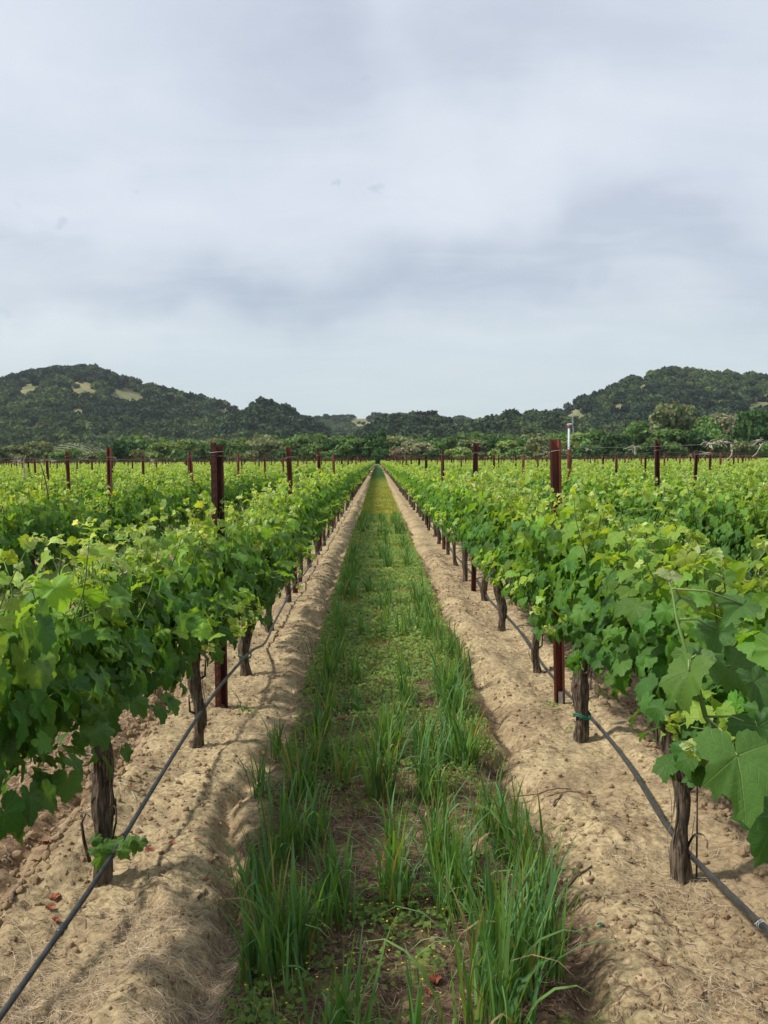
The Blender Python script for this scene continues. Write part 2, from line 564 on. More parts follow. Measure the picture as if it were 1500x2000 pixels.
def ground_mat():
    m, nt, o = new_mat('vineyard_soil')
    geo = nt.n('ShaderNodeNewGeometry')
    pos = geo.outputs['Position']
    s = nt.n('ShaderNodeSeparateXYZ')
    nt.link(pos, s.inputs[0])
    x = nt.math('SUBTRACT', s.outputs[0], XC)
    wob = nt.math('MULTIPLY', nt.math('SUBTRACT', nt.noise(pos, 2.2, 3), 0.5), 0.38)
    # distance from the middle of the alley (0 .. 1.065) and which alley
    al = nt.math('ROUND', nt.math('DIVIDE', x, SP))
    d = nt.math('ABSOLUTE', nt.math('SUBTRACT', x, nt.math('MULTIPLY', al, SP)))
    dw = nt.math('ADD', d, wob)
    odd = nt.math('ABSOLUTE', nt.math('MODULO', al, 2.0))
    nf = nt.noise(pos, 38, 6, 0.7)
    nm = nt.noise(pos, 5.5, 5, 0.6)
    nl = nt.noise(pos, 1.1, 3, 0.5)
    soil = nt.mix(nt.ramp(nf, 0.36, 0.62), (0.225, 0.166, 0.092), (0.500, 0.395, 0.228))
    soil = nt.mix(nt.math('MULTIPLY', nt.ramp(nm, 0.46, 0.68), 0.5), soil, (0.51, 0.40, 0.24))
    soil = nt.mix(nt.math('MULTIPLY', nt.ramp(nt.noise(pos, 3.1, 8, 0.75), 0.47, 0.60), 0.72), soil, nt.mix(nt.ramp(nt.noise(pos, 60, 4, 0.7), 0.40, 0.60), (0.13, 0.090, 0.055), (0.33, 0.245, 0.145)))
    soil = nt.mix(nt.math('MULTIPLY', nt.ramp(nl, 0.46, 0.66), 0.5), soil, (0.22, 0.155, 0.095))
    cr = nt.n('ShaderNodeTexVoronoi', feature='DISTANCE_TO_EDGE'); cr.inputs['Scale'].default_value = 9.0
    cn = nt.n('ShaderNodeTexNoise'); cn.inputs['Scale'].default_value = 14.0; cn.inputs['Detail'].default_value = 4
    nt.link(pos, cn.inputs['Vector'])
    cv = nt.vmath('SCALE', nt.vmath('SUBTRACT', cn.outputs['Color'], (0.5, 0.5, 0.5))); cv.node.inputs['Scale'].default_value = 0.10
    nt.link(nt.vmath('ADD', pos, cv), cr.inputs['Vector'])
    crk = nt.math('MULTIPLY', nt.ramp(cr.outputs['Distance'], 0.05, 0.0), nt.ramp(nt.noise(pos, 1.7, 3), 0.52, 0.66))
    soil = nt.mix(nt.math('MULTIPLY', crk, 0.7), soil, (0.10, 0.068, 0.042))
    # dark crumbs and root bits
    vo = nt.noise(nt.mapping(pos, (1, 2.2, 1), (0, 0, 0.6)), 75, 4, 0.7)
    soil = nt.mix(nt.math('MULTIPLY', nt.ramp(vo, 0.60, 0.72), 0.6), soil, (0.085, 0.052, 0.032))
    till = nt.mix(nt.ramp(nf, 0.36, 0.66), (0.11, 0.070, 0.043), (0.29, 0.195, 0.115))
    litter = nt.mix(nt.ramp(nf, 0.36, 0.68), (0.060, 0.036, 0.023), (0.19, 0.125, 0.075))
    green = nt.mix(nt.ramp(nf, 0.4, 0.65), (0.10, 0.14, 0.032), (0.23, 0.28, 0.06))
    # how much green carpet there is: little close by, closed farther along the alley
    far = nt.ramp(s.outputs[1], 3.0, 16.0)
    gm = nt.math('MULTIPLY', nt.ramp(nt.math('ADD', nm, nt.math('MULTIPLY', far, 0.35)), 0.50, 0.68), 1.0)
    centre = nt.mix(gm, litter, green)
    centre = nt.mix(nt.ramp(s.outputs[1], 62.0, 80.0), centre, (0.045, 0.105, 0.028))
    g = nt.mix(nt.ramp(dw, 0.66, 0.50), soil, centre)
    t_ = nt.mix(nt.ramp(dw, 0.90, 0.55), soil, till)
    near = nt.mix(odd, g, t_)
    meadow = nt.mix(nt.ramp(nl, 0.4, 0.6), (0.15, 0.16, 0.06), (0.23, 0.22, 0.10))
    c = nt.mix(nt.ramp(s.outputs[1], 262.0, 268.0), near, meadow)
    b = nt.n('ShaderNodeBsdfPrincipled')
    nt.link(c, b.inputs['Base Color'])
    b.inputs['Roughness'].default_value = 0.95
    b.inputs['Specular IOR Level'].default_value = 0.15
    n1_ = nt.bump(nm, 0.6, 0.018)
    n2_ = nt.bump(nf, 0.9, 0.012, n1_)
    nt.link(n2_, b.inputs['Normal'])
    nt.link(b.outputs[0], o.inputs['Surface'])
    return m


def hill_mat():
    m, nt, o = new_mat('hill_grass')
    geo = nt.n('ShaderNodeNewGeometry')
    pos = geo.outputs['Position']
    a = nt.noise(pos, 0.02, 5, 0.6)
    b_ = nt.noise(pos, 0.12, 4, 0.6)
    c = nt.mix(nt.ramp(a, 0.35, 0.62), (0.11, 0.125, 0.055), (0.23, 0.205, 0.100))
    c = nt.mix(nt.math('MULTIPLY', nt.ramp(b_, 0.45, 0.7), 0.6), c, (0.14, 0.15, 0.06))
    b = nt.n('ShaderNodeBsdfPrincipled')
    nt.link(c, b.inputs['Base Color'])
    b.inputs['Roughness'].default_value = 0.95
    b.inputs['Specular IOR Level'].default_value = 0.1
    nt.link(nt.bump(b_, 0.6, 1.5), b.inputs['Normal'])
    nt.link(b.outputs[0], o.inputs['Surface'])
    return m


# ------------------------------------------------------------------ ground
def ground_h(x, y):
    u = (x - XC) / SP
    al = np.round(u)
    d = np.abs(x - XC - al * SP)
    odd = np.abs(al) % 2
    sd_k = al * 7.3 + (x > al * SP + XC) * 3.1
    wv = 0.07 * vnoise(sd_k, y * 0.8, 5) + 0.04 * vnoise(sd_k, y * 2.6, 15) + 0.03 * vnoise(x * 2, y * 2.4, 6)
    dd = d + wv
    dd = dd + 0.035 * vnoise(x * 5, y * 6, 8) + 0.02 * vnoise(x * 13, y * 14, 9)
    ridge = 1 + 0.75 * vnoise(sd_k, y * 1.1 + 40, 16) + 0.3 * vnoise(x * 4, y * 3, 26)
    h = 0.034 * ridge * np.exp(-((dd - 0.82) / (0.12 + 0.03 * vnoise(sd_k, y * 0.7, 18))) ** 2) - 0.062 * (1 + 0.5 * vnoise(sd_k, y * 2.1 + 9, 27)) * np.exp(-((dd - 0.63) / 0.055) ** 2) + 0.012
    h = h + 0.012 * fbm(x * 3, y * 2.5, 1, 3) * np.clip((d - 0.4) * 3, 0.3, 1)
    clod = np.maximum(fbm(x * 11, y * 11, 2, 3, 0.6), 0)
    fade = np.clip(1.4 - y / 22.0, 0, 1)
    till = odd * np.clip((0.92 - dd) / 0.25, 0, 1)
    h = h + fade * (0.013 * np.clip((d - 0.3) * 3, 0.3, 1) + 0.030 * till) * clod * np.clip(0.4 + 1.3 * vnoise(x * 2.1, y * 1.7, 14), 0.05, 1.7)
    h = h + fade * 0.0075 * fbm(x * 30, y * 26, 3, 2)
    crust = np.abs(vnoise(x * 7, y * 4.5, 31) + 0.5 * vnoise(x * 15, y * 11, 32))
    h = h - fade * (1 - till) * 0.007 * np.clip(1 - crust * 5, 0, 1) * np.clip((d - 0.55) * 6, 0, 1)
    return h * np.clip(2.0 - y / 130.0, 0, 1)


def axis(parts):
    v = []
    for a, b, s in parts:
        v.append(np.arange(a, b, s))
    return np.concatenate(v + [[parts[-1][1]]])


xs = axis([(-2600, -400, 200), (-400, -60, 20), (-60, -14, 2.0), (-14, -5, 0.10), (-5, -2.2, 0.035), (-2.2, -1.6, 0.02), (-1.6, 1.9, 0.0125), (1.9, 3.2, 0.02), (3.2, 5, 0.035), (5, 14, 0.10),
           (14, 60, 2.0), (60, 400, 20), (400, 2600, 200)])
ys = [-20.0, -10, -5, -3, -2, -1, -0.5, 0, 0.5, 1.0, 1.3, 1.6]
while ys[-1] < 30:
    ys.append(ys[-1] + max(0.0115, ys[-1] * 0.0058))
while ys[-1] < 2550:
    ys.append(ys[-1] * 1.05)
ys = np.array(ys)
gx, gy = np.meshgrid(xs, ys)
gz = ground_h(gx, gy)
gz[(np.abs(gx) > 13.9)] = 0
V = np.stack([gx, gy, gz], -1).reshape(-1, 3)
nx, ny = len(xs), len(ys)
i, j = np.meshgrid(np.arange(ny - 1), np.arange(nx - 1), indexing='ij')
F = np.stack([i * nx + j, i * nx + j + 1, (i + 1) * nx + j + 1, (i + 1) * nx + j], -1).reshape(-1, 4)
ground = link('ground', mk_mesh('ground', V, F, ground_mat()))
tag(ground, kind='structure')

# ------------------------------------------------------------------ hills
LAYERS = [  # crest distance, depth of the front slope, [(pixel across, pixel of the tree-top skyline)]
    (1450, 700, [(-900, 850), (-300, 775), (0, 741), (40, 730), (90, 717), (160, 711), (200, 717), (260, 738), (330, 756), (400, 773), (450, 785), (500, 800), (560, 830), (620, 865), (700, 894)]),
    (1120, 330, [(330, 894), (380, 850), (430, 812), (470, 788), (520, 778), (550, 786), (585, 803), (640, 835), (700, 862), (760, 894)]),
    (1950, 500, [(300, 840), (500, 824), (600, 812), (650, 807), (700, 803), (735, 804), (780, 802), (850, 812), (900, 807), (920, 814), (960, 813), (1000, 806), (1100, 800), (1200, 800), (1300, 850)]),
    (980, 300, [(650, 894), (700, 850), (740, 820), (780, 804), (820, 803), (860, 811), (920, 821), (960, 815), (1000, 804), (1040, 797), (1080, 801), (1110, 815), (1150, 832), (1230, 860), (1300, 894)]),
    (1400, 620, [(980, 894), (1030, 840), (1060, 815), (1090, 798), (1110, 790), (1140, 774), (1200, 753), (1250, 729), (1300, 717), (1340, 719), (1400, 723), (1450, 726), (1500, 731), (1800, 760), (2400, 840)]),
]
TREEH = 11.0


def hills_h(px, D):
    """terrain height at direction px (pixel across) and distance D"""
    out_ = np.full(np.broadcast(px, D).shape, -3.0)
    for k, (Dc, wdt, pts) in enumerate(LAYERS):
        X, Y = zip(*pts)
        top = np.interp(px, X, Y, left=894, right=894)
        hor = 894 - 0.0056 * (px - 738)
        hc = np.maximum(Dc * (hor - top) / FPX + CAMH - TREEH, -3)
        f = np.clip((D - (Dc - wdt)) / wdt, 0, 1)
        f = f * f * (3 - 2 * f) * 0.55 + f * 0.45
        b = np.clip(1 - (D - Dc) / (wdt * 0.9), 0, 1)
        h = hc * np.minimum(f, b)
        out_ = np.maximum(out_, h)
    rel = np.clip(out_ / 40.0, 0, 1)
    return out_ + rel * (7 * fbm(px / 60.0, D / 130.0, 11, 3) * np.clip(1, 0, 1)) * 0.3


def px_dir(px):
    d = fw[:2] * 1.0 + rt2[:2] * ((px[..., None] - 750) / FPX)
    n = np.linalg.norm(d, axis=-1, keepdims=True)
    return d / n, n[..., 0]


hpx = np.arange(-900, 2401, 6.0)
hD = np.concatenate([np.arange(560, 1600, 10.0), np.arange(1600, 2420, 20.0)])
PX, DD = np.meshgrid(hpx, hD)
dirs, nn = px_dir(PX)
cosang = dirs @ (fw[:2] / np.linalg.norm(fw[:2]))
HZ = hills_h(PX, DD)
HV = np.stack([dirs[..., 0] * DD / cosang, dirs[..., 1] * DD / cosang, HZ], -1)
ny_, nx_ = PX.shape
i, j = np.meshgrid(np.arange(ny_ - 1), np.arange(nx_ - 1), indexing='ij')
F = np.stack([i * nx_ + j, i * nx_ + j + 1, (i + 1) * nx_ + j + 1, (i + 1) * nx_ + j], -1).reshape(-1, 4)
hills = link('hills', mk_mesh('hills', HV.reshape(-1, 3), F, hill_mat()))
tag(hills, kind='structure')


# ------------------------------------------------------------------ tree crowns
def leaf_cloud(seed, lobes, n, size, quad_up=0.35, tone=(0.7, 1.25)):
    """leaf clumps spread over the shells of several lobes; lobes: (centre, radii)"""
    g = np.random.default_rng(seed)
    vol = np.array([r[0] * r[1] for _, r in lobes]) ** 0.9
    pick = g.choice(len(lobes), n, p=vol / vol.sum())
    C = np.array([c for c, _ in lobes])[pick]
    Rr = np.array([r for _, r in lobes])[pick]
    d = g.normal(size=(n, 3))
    d /= np.linalg.norm(d, axis=1, keepdims=True)
    d[:, 2] = np.where(g.random(n) < 0.6, np.abs(d[:, 2]), d[:, 2])
    rad = 1 - 0.33 * g.random(n) ** 1.6
    pos = C + d * Rr * rad[:, None] * (1 + 0.10 * g.normal(size=(n, 1)))
    nrm_ = d + 0.7 * g.normal(size=(n, 3))
    nrm_ /= np.linalg.norm(nrm_, axis=1, keepdims=True)
    a = np.cross(nrm_, g.normal(size=(n, 3)))
    a /= np.linalg.norm(a, axis=1, keepdims=True)
    b = np.cross(nrm_, a)
    s = size * (0.6 + 0.8 * g.random(n))[:, None]
    k = 5
    ang = np.arange(k) * 2 * pi / k
    Vv = pos[:, None] + s[:, None] * (np.cos(ang)[None, :, None] * a[:, None] + np.sin(ang)[None, :, None] * b[:, None]) * (0.7 + 0.6 * g.random((n, k, 1)))
    Ff = np.arange(n * k).reshape(n, k)
    tint = tone[0] + (tone[1] - tone[0]) * g.random(n)
    lobe_t = (0.8 + 0.4 * g.random(len(lobes)))[pick]
    hue = 1 + 0.15 * g.normal(size=(n, 1))
    c = np.ones((n, 3)) * (tint * lobe_t)[:, None]
    c[:, :1] *= hue
    return Vv.reshape(-1, 3), Ff, np.repeat(c, k, 0)


def tree_mesh(seed, H, W, kind='round'):
    """crown and trunk meshes of a tree, H high and W wide, base at the origin"""
    g = np.random.default_rng(seed)
    lobes = []
    nl = {'round': 17, 'tall': 20, 'willow': 18, 'shrub': 9}[kind]
    for k in range(nl):
        a = g.random() * 2 * pi
        if kind == 'tall':
            zc = g.uniform(0.28, 0.90)
            rr = W * 0.34 * (1 - abs(zc - 0.5) * 1.3) * math.sqrt(g.random())
            r = W * g.uniform(0.13, 0.22)
        elif kind == 'shrub':
            zc = g.uniform(0.25, 0.72)
            rr = W * 0.33 * math.sqrt(g.random())
            r = W * g.uniform(0.16, 0.26)
        else:
            zc = g.uniform(0.25, 0.86)
            rr = W * 0.36 * math.sqrt(max(0.05, 1 - ((zc - 0.42) / 0.5) ** 2)) * math.sqrt(g.uniform(0.15, 1))
            r = W * g.uniform(0.12, 0.21)
        lobes.append(((rr * cos(a), rr * sin(a), zc * H), (r, r, r * g.uniform(0.65, 0.95) * (H / W) ** 0.4)))
    n = 3400 if kind != 'shrub' else 1500
    Vv, Ff, c = leaf_cloud(seed + 1, lobes, n, 0.030 * max(W, H) + 0.05)
    top = Vv[:, 2].max()
    Vv[:, 2] *= H / top
    cm = mk_mesh('crown', Vv, Ff, TREE, c, None, False)
    mb = MB()
    tr = H * 0.022
    path = np.array([(0, 0, -0.3), (0.01 * H, 0, 0.1 * H), (-0.01 * H, 0.01 * H, 0.25 * H), (0.0, 0, 0.5 * H), (0.01 * H, 0, 0.8 * H)])
    mb.add(*tube(path, [tr * 1.5, tr, tr * 0.8, tr * 0.5, tr * 0.1], 7))
    for k in range(7):
        c0 = np.array(lobes[k][0])
        z0 = g.uniform(0.15, 0.4) * H
        mid = np.array([c0[0] * 0.4, c0[1] * 0.4, z0 + (c0[2] - z0) * 0.6])
        mb.add(*tube([(0, 0, z0), mid, c0], [tr * 0.5, tr * 0.3, tr * 0.08], 5))
    return cm, mb.mesh('trunk', TRUNKM)


# crowns for the wooded hillsides: lumpy masses of leaf clumps
HK = []
for s in range(6):
    g = np.random.default_rng(100 + s)
    lobes = [((g.normal() * 0.22, g.normal() * 0.22, 0.25 + 0.45 * g.random()), (0.30 + 0.12 * g.random(),) * 2 + (0.26 + 0.1 * g.random(),)) for _ in range(7)]
    Vv, Ff, c = leaf_cloud(200 + s, lobes, 420, 0.105, tone=(0.62, 1.3))
    c[:, :3] *= np.array([0.030, 0.058, 0.030]) if s < 3 else np.array([0.060, 0.098, 0.038])
    m = leaf_mat('hill_tree_leaf_%s' % 'abcdef'[s], veins=False, trans=0.12, rough=0.8, spec=0.1, back=1.0)
    # each tree of the wood its own tone
    nt = NT(m.node_tree)
    vc = [q for q in m.node_tree.nodes if q.type == 'VERTEX_COLOR'][0]
    oi = nt.n('ShaderNodeObjectInfo')
    tone = nt.mix(oi.outputs['Random'], (0.42, 0.50, 0.52), (1.75, 1.60, 1.25))
    cc = nt.mix(1.0, vc.outputs[0], tone, 'MULTIPLY')
    for l in list(vc.outputs[0].links):
        if l.to_node != cc.node:
            to = l.to_socket
            m.node_tree.links.remove(l)
            nt.link(cc, to)
    HK.append(mk_mesh('hill_crown', Vv, Ff, m, c, None, False))

# where the slopes are bare grass, as ellipses of the picture (centre x, y, half width, half height)
BARE = [(160, 757, 28, 14), (215, 762, 10, 6), (255, 770, 32, 11), (450, 803, 30, 6), (425, 808, 14, 5), (60, 760, 26, 7), (150, 800, 12, 5), (610, 806, 8, 3),
        (1262, 747, 13, 7), (1246, 769, 7, 5), (1136, 807, 26, 9), (1210, 795, 14, 4), (1485, 791, 24, 5), (705, 818, 20, 7), (898, 833, 15, 6), (880, 824, 10, 4), (1100, 760, 0, 0),
        (1020, 818, 8, 3), (940, 822, 10, 3), (860, 832, 6, 3), (1345, 740, 9, 4), (1180, 758, 7, 3), (690, 800, 4, 2)]
N = 78000
tpx = rng.uniform(-420, 1920, N)
tD = np.sqrt(rng.uniform(600 ** 2, 2150 ** 2, N))
ddir, _ = px_dir(tpx)
ca = ddir @ (fw[:2] / np.linalg.norm(fw[:2]))
tz = hills_h(tpx, tD)
TP = np.stack([ddir[:, 0] * tD / ca, ddir[:, 1] * tD / ca, tz], 1)
# hidden by nearer ground?
ang = (HZ - CAMH) / DD
runmax = np.maximum.accumulate(ang, axis=0)
ii = np.clip(np.searchsorted(hD, tD - 25), 0, len(hD) - 1)
jj = np.clip(((tpx + 900) / 6).astype(int), 0, len(hpx) - 1)
keep = (tz + 13 - CAMH) / tD > runmax[ii, jj]
keep &= tz > 0.5
qx, qy, _d = proj(TP)
for (cx, cy, rx, ry) in BARE:
    if rx:
        spare = rng.random(N) < 0.05
        wob = 1.2 + 0.35 * vnoise(qx / 9, qy / 5, 77) + 0.35 * vnoise(qx / 4, qy / 3, 78)
        for up_ in (0.0, 5.0, 10.0, 16.0):
            keep &= ((((qx - cx) / (rx * wob)) ** 2 + ((qy - up_ - cy) / (ry * wob)) ** 2) > 1) | spare
thin = fbm(qx / 30, qy / 14, 91, 3)
keep &= ~((thin > 0.75) & (rng.random(N) < 0.55))
TP, tD = TP[keep], tD[keep]
print('hill trees', len(TP))
sc = np.clip(rng.lognormal(0.0, 0.32, len(TP)), 0.5, 1.8) * 9.2
TP[:, 2] -= 1.0
tone_ = fbm(TP[:, 0] / 110 + 3, TP[:, 1] / 150, 19, 3) + 0.35 * rng.normal(size=len(TP))
wood = scatter('hillside_woods', TP, rng.uniform(0, 6.28, len(TP)), np.stack([sc, sc, sc * rng.uniform(0.8, 1.15, len(TP))], 1), HK,
               np.where(tone_ < 0.0, rng.integers(0, 3, len(TP)), rng.integers(3, 6, len(TP))))
tag(wood, 'dark oak woods covering the slopes of the hills behind the valley', 'woods', kind='stuff')

# terraced knoll with vine rows at the foot of the left hill
kp = P(150, 893, 470)
g_ = np.linspace(-1, 1, 60)
kx, ky = np.meshgrid(g_, g_)
rr = np.sqrt((kx) ** 2 + ky ** 2)
kz = np.where(rr < 1, (np.cos(rr * pi) + 1) / 2, 0) ** 0.8 * 12.8 - 0.3
KV = np.stack([kp[0] + kx * 30, kp[1] + ky * 60, kz], -1).reshape(-1, 3)
i, j = np.meshgrid(np.arange(59), np.arange(59), indexing='ij')
KF = np.stack([i * 60 + j, i * 60 + j + 1, (i + 1) * 60 + j + 1, (i + 1) * 60 + j], -1).reshape(-1, 4)
knoll = link('knoll', mk_mesh('knoll', KV, KF, simple_mat('knoll_grass', (0.120, 0.140, 0.062), 0.95, (0.150, 0.155, 0.078), 0.12)))
tag(knoll, kind='structure')
kmb = MB()
for r_ in range(16):
    yy = kp[1] - 55 + r_ * 4.2
    for q in np.arange(-28, 28, 0.9):
        x_ = kp[0] + q
        rr = math.hypot(q / 30, (yy - kp[1]) / 60)
        if rr > 0.85 or rng.random() < 0.12: continue
        z_ = (max(cos(rr * pi) + 1, 0) / 2) ** 0.8 * 12.8 - 0.3
        Vb = box((x_, yy + rng.normal() * 0.15, z_ + 0.25), (0.9 * rng.uniform(.5, 1.0), 0.7, rng.uniform(0.3, 0.6)), rng.random())
        Vb[0][:, :] += rng.normal(size=Vb[0].shape) * 0.13
        kmb.add(Vb[0], Vb[1], np.array([0.090, 0.120, 0.050]) * rng.uniform(0.6, 1.3))
kr = link('terraced_vines', kmb.mesh('terraced_vines', WEED, False))
tag(kr, 'distant rows of young vines lining the pale terraced knoll', 'vines', kind='stuff')

# ------------------------------------------------------------------ trees beyond the field
KINDS = {}
for nm, kd, H, W in (('round', 'round', 10, 11), ('broad', 'round', 10, 13), ('tall', 'tall', 10, 7), ('airy', 'willow', 10, 10), ('shrub', 'shrub', 10, 14)):
    KINDS[nm] = [tree_mesh(hash_ + 3, H, W, kd) for hash_ in ({'round': 10, 'broad': 40, 'tall': 70, 'airy': 100, 'shrub': 130}[nm] + k * 7 for k in range(2))]
DG, MG, LG, OL, GY, BR = (0.046, 0.108, 0.030), (0.100, 0.185, 0.048), (0.160, 0.240, 0.062), (0.155, 0.190, 0.082), (0.200, 0.215, 0.125), (0.210, 0.160, 0.110)
# (pixel across, tree-top pixel, distance, width factor, kind, colour, words)
TREES = [
    (25, 868, 330, 1.3, 'broad', OL, 'grey-green spreading oak'), (75, 861, 345, 1.1, 'round', OL, 'grey-green round oak'), (118, 873, 300, 1.2, 'shrub', MG, 'low green bush'),
    (178, 881, 310, 1.2, 'shrub', OL, 'grey-green rounded scrub oak'), (205, 880, 290, 1.2, 'shrub', MG, 'small green bush'),
    (240, 858, 300, 1.0, 'round', DG, 'dark green dense tree'), (284, 848, 420, 0.9, 'airy', GY, 'thin greyish bare-limbed tree'), (272, 876, 300, 1.2, 'shrub', OL, 'low olive bush'),
    (318, 862, 320, 1.1, 'broad', LG, 'bright green spreading tree'), (352, 856, 325, 1.1, 'broad', LG, 'bright green domed tree'), (392, 862, 330, 1.0, 'round', MG, 'green round-headed tree'),
    (428, 858, 320, 0.8, 'round', DG, 'dark green upright tree'), (462, 864, 330, 1.1, 'round', MG, 'mid green tree'), (500, 862, 335, 1.0, 'round', OL, 'olive green tree'),
    (540, 858, 340, 1.1, 'broad', OL, 'pale olive spreading tree'), (578, 860, 350, 1.0, 'round', GY, 'grey-green airy tree'), (612, 866, 300, 1.1, 'round', MG, 'green leafy tree'),
    (640, 856, 305, 0.9, 'round', DG, 'dark green tree'), (664, 858, 300, 1.0, 'round', DG, 'deep green bushy tree'), (700, 846, 292, 1.1, 'broad', MG, 'large green tree'),
    (728, 844, 290, 0.8, 'round', DG, 'tall dark green tree'), (744, 838, 300, 0.6, 'tall', DG, 'narrow dark green tree'), (742, 872, 285, 0.8, 'shrub', DG, 'dark bush closing the grass alley'), (776, 875, 285, 0.8, 'shrub', BR, 'brownish leafless bush'),
    (782, 850, 330, 1.1, 'broad', OL, 'grey-green willow'), (818, 856, 310, 1.1, 'broad', GY, 'pale grey-green willow'), (850, 860, 320, 1.0, 'round', MG, 'green round tree'),
    (886, 852, 340, 1.0, 'round', MG, 'fresh green tree'), (920, 856, 325, 1.1, 'broad', OL, 'olive green spreading tree'), (955, 850, 335, 0.9, 'round', DG, 'dark green round tree'),
    (990, 858, 315, 1.1, 'broad', LG, 'bright green bushy tree'), (1020, 850, 335, 0.9, 'round', MG, 'mid green upright tree'), (1052, 852, 325, 1.0, 'round', OL, 'olive rounded tree'),
    (1086, 848, 330, 0.9, 'round', MG, 'green leafy tree'), (1128, 842, 320, 1.1, 'broad', LG, 'light green spreading tree'), (1165, 838, 315, 1.0, 'round', MG, 'rounded green tree'),
    (1200, 846, 300, 1.0, 'round', DG, 'dense dark tree'), (1230, 832, 320, 0.8, 'tall', MG, 'tall green tree'), (1252, 820, 325, 0.8, 'round', MG, 'high green tree'),
    (1285, 796, 320, 0.7, 'tall', OL, 'tall olive poplar'), (1312, 783, 325, 0.7, 'round', OL, 'tall olive green tree'), (1342, 788, 322, 0.65, 'tall', OL, 'tall grey-green tree'),
    (1372, 812, 310, 0.8, 'round', MG, 'fresh green tree'), (1300, 834, 285, 1.0, 'broad', MG, 'wide green tree'), (1350, 838, 288, 0.9, 'round', DG, 'dark leafy tree'),
    (1412, 800, 320, 0.7, 'airy', GY, 'bare-twigged pale grey tree'), (1440, 806, 325, 0.7, 'airy', GY, 'thin pale grey tree'), (1395, 845, 290, 1.0, 'round', MG, 'round green tree'),
    (1470, 797, 300, 0.7, 'round', DG, 'tall very dark tree'), (1498, 800, 298, 0.7, 'tall', DG, 'dark pointed tree'), (1440, 850, 288, 1.1, 'shrub', OL, 'olive bush'),
    (1540, 810, 300, 0.9, 'round', MG, 'green tree at the edge'), (1490, 858, 286, 1.2, 'shrub', MG, 'green bush'), (1260, 858, 285, 1.2, 'shrub', DG, 'dark green bush'),
    (1150, 866, 288, 1.2, 'shrub', DG, 'low dark bush'), (1010, 872, 286, 1.2, 'shrub', MG, 'low green bush'), (900, 872, 288, 1.2, 'shrub', LG, 'light green bush'),
    (560, 876, 300, 1.3, 'shrub', DG, 'low dark green bush'), (480, 878, 300, 1.3, 'shrub', OL, 'low olive green bush'), (370, 878, 300, 1.2, 'shrub', DG, 'dark low bush'),
    (-30, 860, 320, 1.1, 'round', MG, 'green tree'), (650, 878, 288, 1.3, 'shrub', MG, 'bushy green shrub'), (1090, 874, 288, 1.1, 'shrub', OL, 'olive shrub'), (840, 876, 286, 1.2, 'shrub', DG, 'dark round shrub')]
TREES.sort(key=lambda t: t[0])
for k, (px, py, Y, wf, kd, col, words_) in enumerate(TREES):
    b = P(px, 894, Y)
    top = P(px, py, Y)[2]
    cmesh, tmesh = KINDS[kd][k % 2]
    s = top / 10.0
    ws = s * wf if top < 14 else s * wf
    o = empty({'shrub': 'bush', 'tall': 'poplar_tree', 'airy': 'bare_tree'}.get(kd, 'leafy_tree'), (b[0], Y, 0), rng.uniform(0, 6.28))
    side = 'past the pale knoll' if px < 330 else 'between the pale knoll and the alley' if px < 690 else 'where the grass alley ends' if px < 800 else \
        'between the alley and the wind machine' if px < 1100 else 'past the wind machine, under the tall hill' if px < 1400 else 'far past the wind machine'
    prev = TREES[k - 1][6] if k else None
    beside = (' beside the ' + prev) if prev else ''
    tag(o, (words_ + ' ' + side), 'bush' if kd == 'shrub' else 'tree', 'trees beyond the vineyard')
    c = link('crown', cmesh, o)
    t = link('trunk', tmesh, o)
    for q in (c, t):
        q.scale = (ws * 1.1, ws * 1.1, s)
    jit = rng.uniform(0.85, 1.15)
    c.color = (col[0] * jit, col[1] * jit, col[2] * jit, 1)

# farther valley trees, a belt too deep to tell apart
BK = []
for s, c in enumerate((DG, MG, OL, MG, LG, OL)):
    g = np.random.default_rng(300 + s)
    lobes = [((g.normal() * 0.24, g.normal() * 0.24, 0.2 + 0.5 * g.random()), (0.26 + 0.12 * g.random(),) * 2 + (0.24 + 0.1 * g.random(),)) for _ in range(10)]
    Vv, Ff, cc = leaf_cloud(400 + s, lobes, 1000, 0.065, tone=(0.65, 1.3))
    BK.append(mk_mesh('valley_crown', Vv, Ff, WEED, cc * np.array(c) * 0.85, None, False))
n = 1500
bx = rng.uniform(-300, 1800, n)
bD = rng.uniform(345, 760, n)
bp = np.stack([px_dir(bx)[0][:, 0] * bD / (px_dir(bx)[0] @ (fw[:2] / np.linalg.norm(fw[:2]))), bD, np.zeros(n)], 1)
ok = ~((np.abs(bp[:, 0] - kp[0]) < 50) & (np.abs(bp[:, 1] - kp[1]) < 130))
ok &= ~((bx > 60) & (bx < 215) & (bD < 480))
bp, bD_ = bp[ok], bD[ok]
s_ = rng.uniform(8, 14, len(bp))
bp[:, 2] = np.maximum(hills_h(bx[ok], bD_), 0) - 0.8
belt = scatter('valley_woods', bp, rng.uniform(0, 6.28, len(bp)), s_, BK)
tag(belt, 'green belt of valley trees at the foot of the hills', 'woods', kind='stuff')


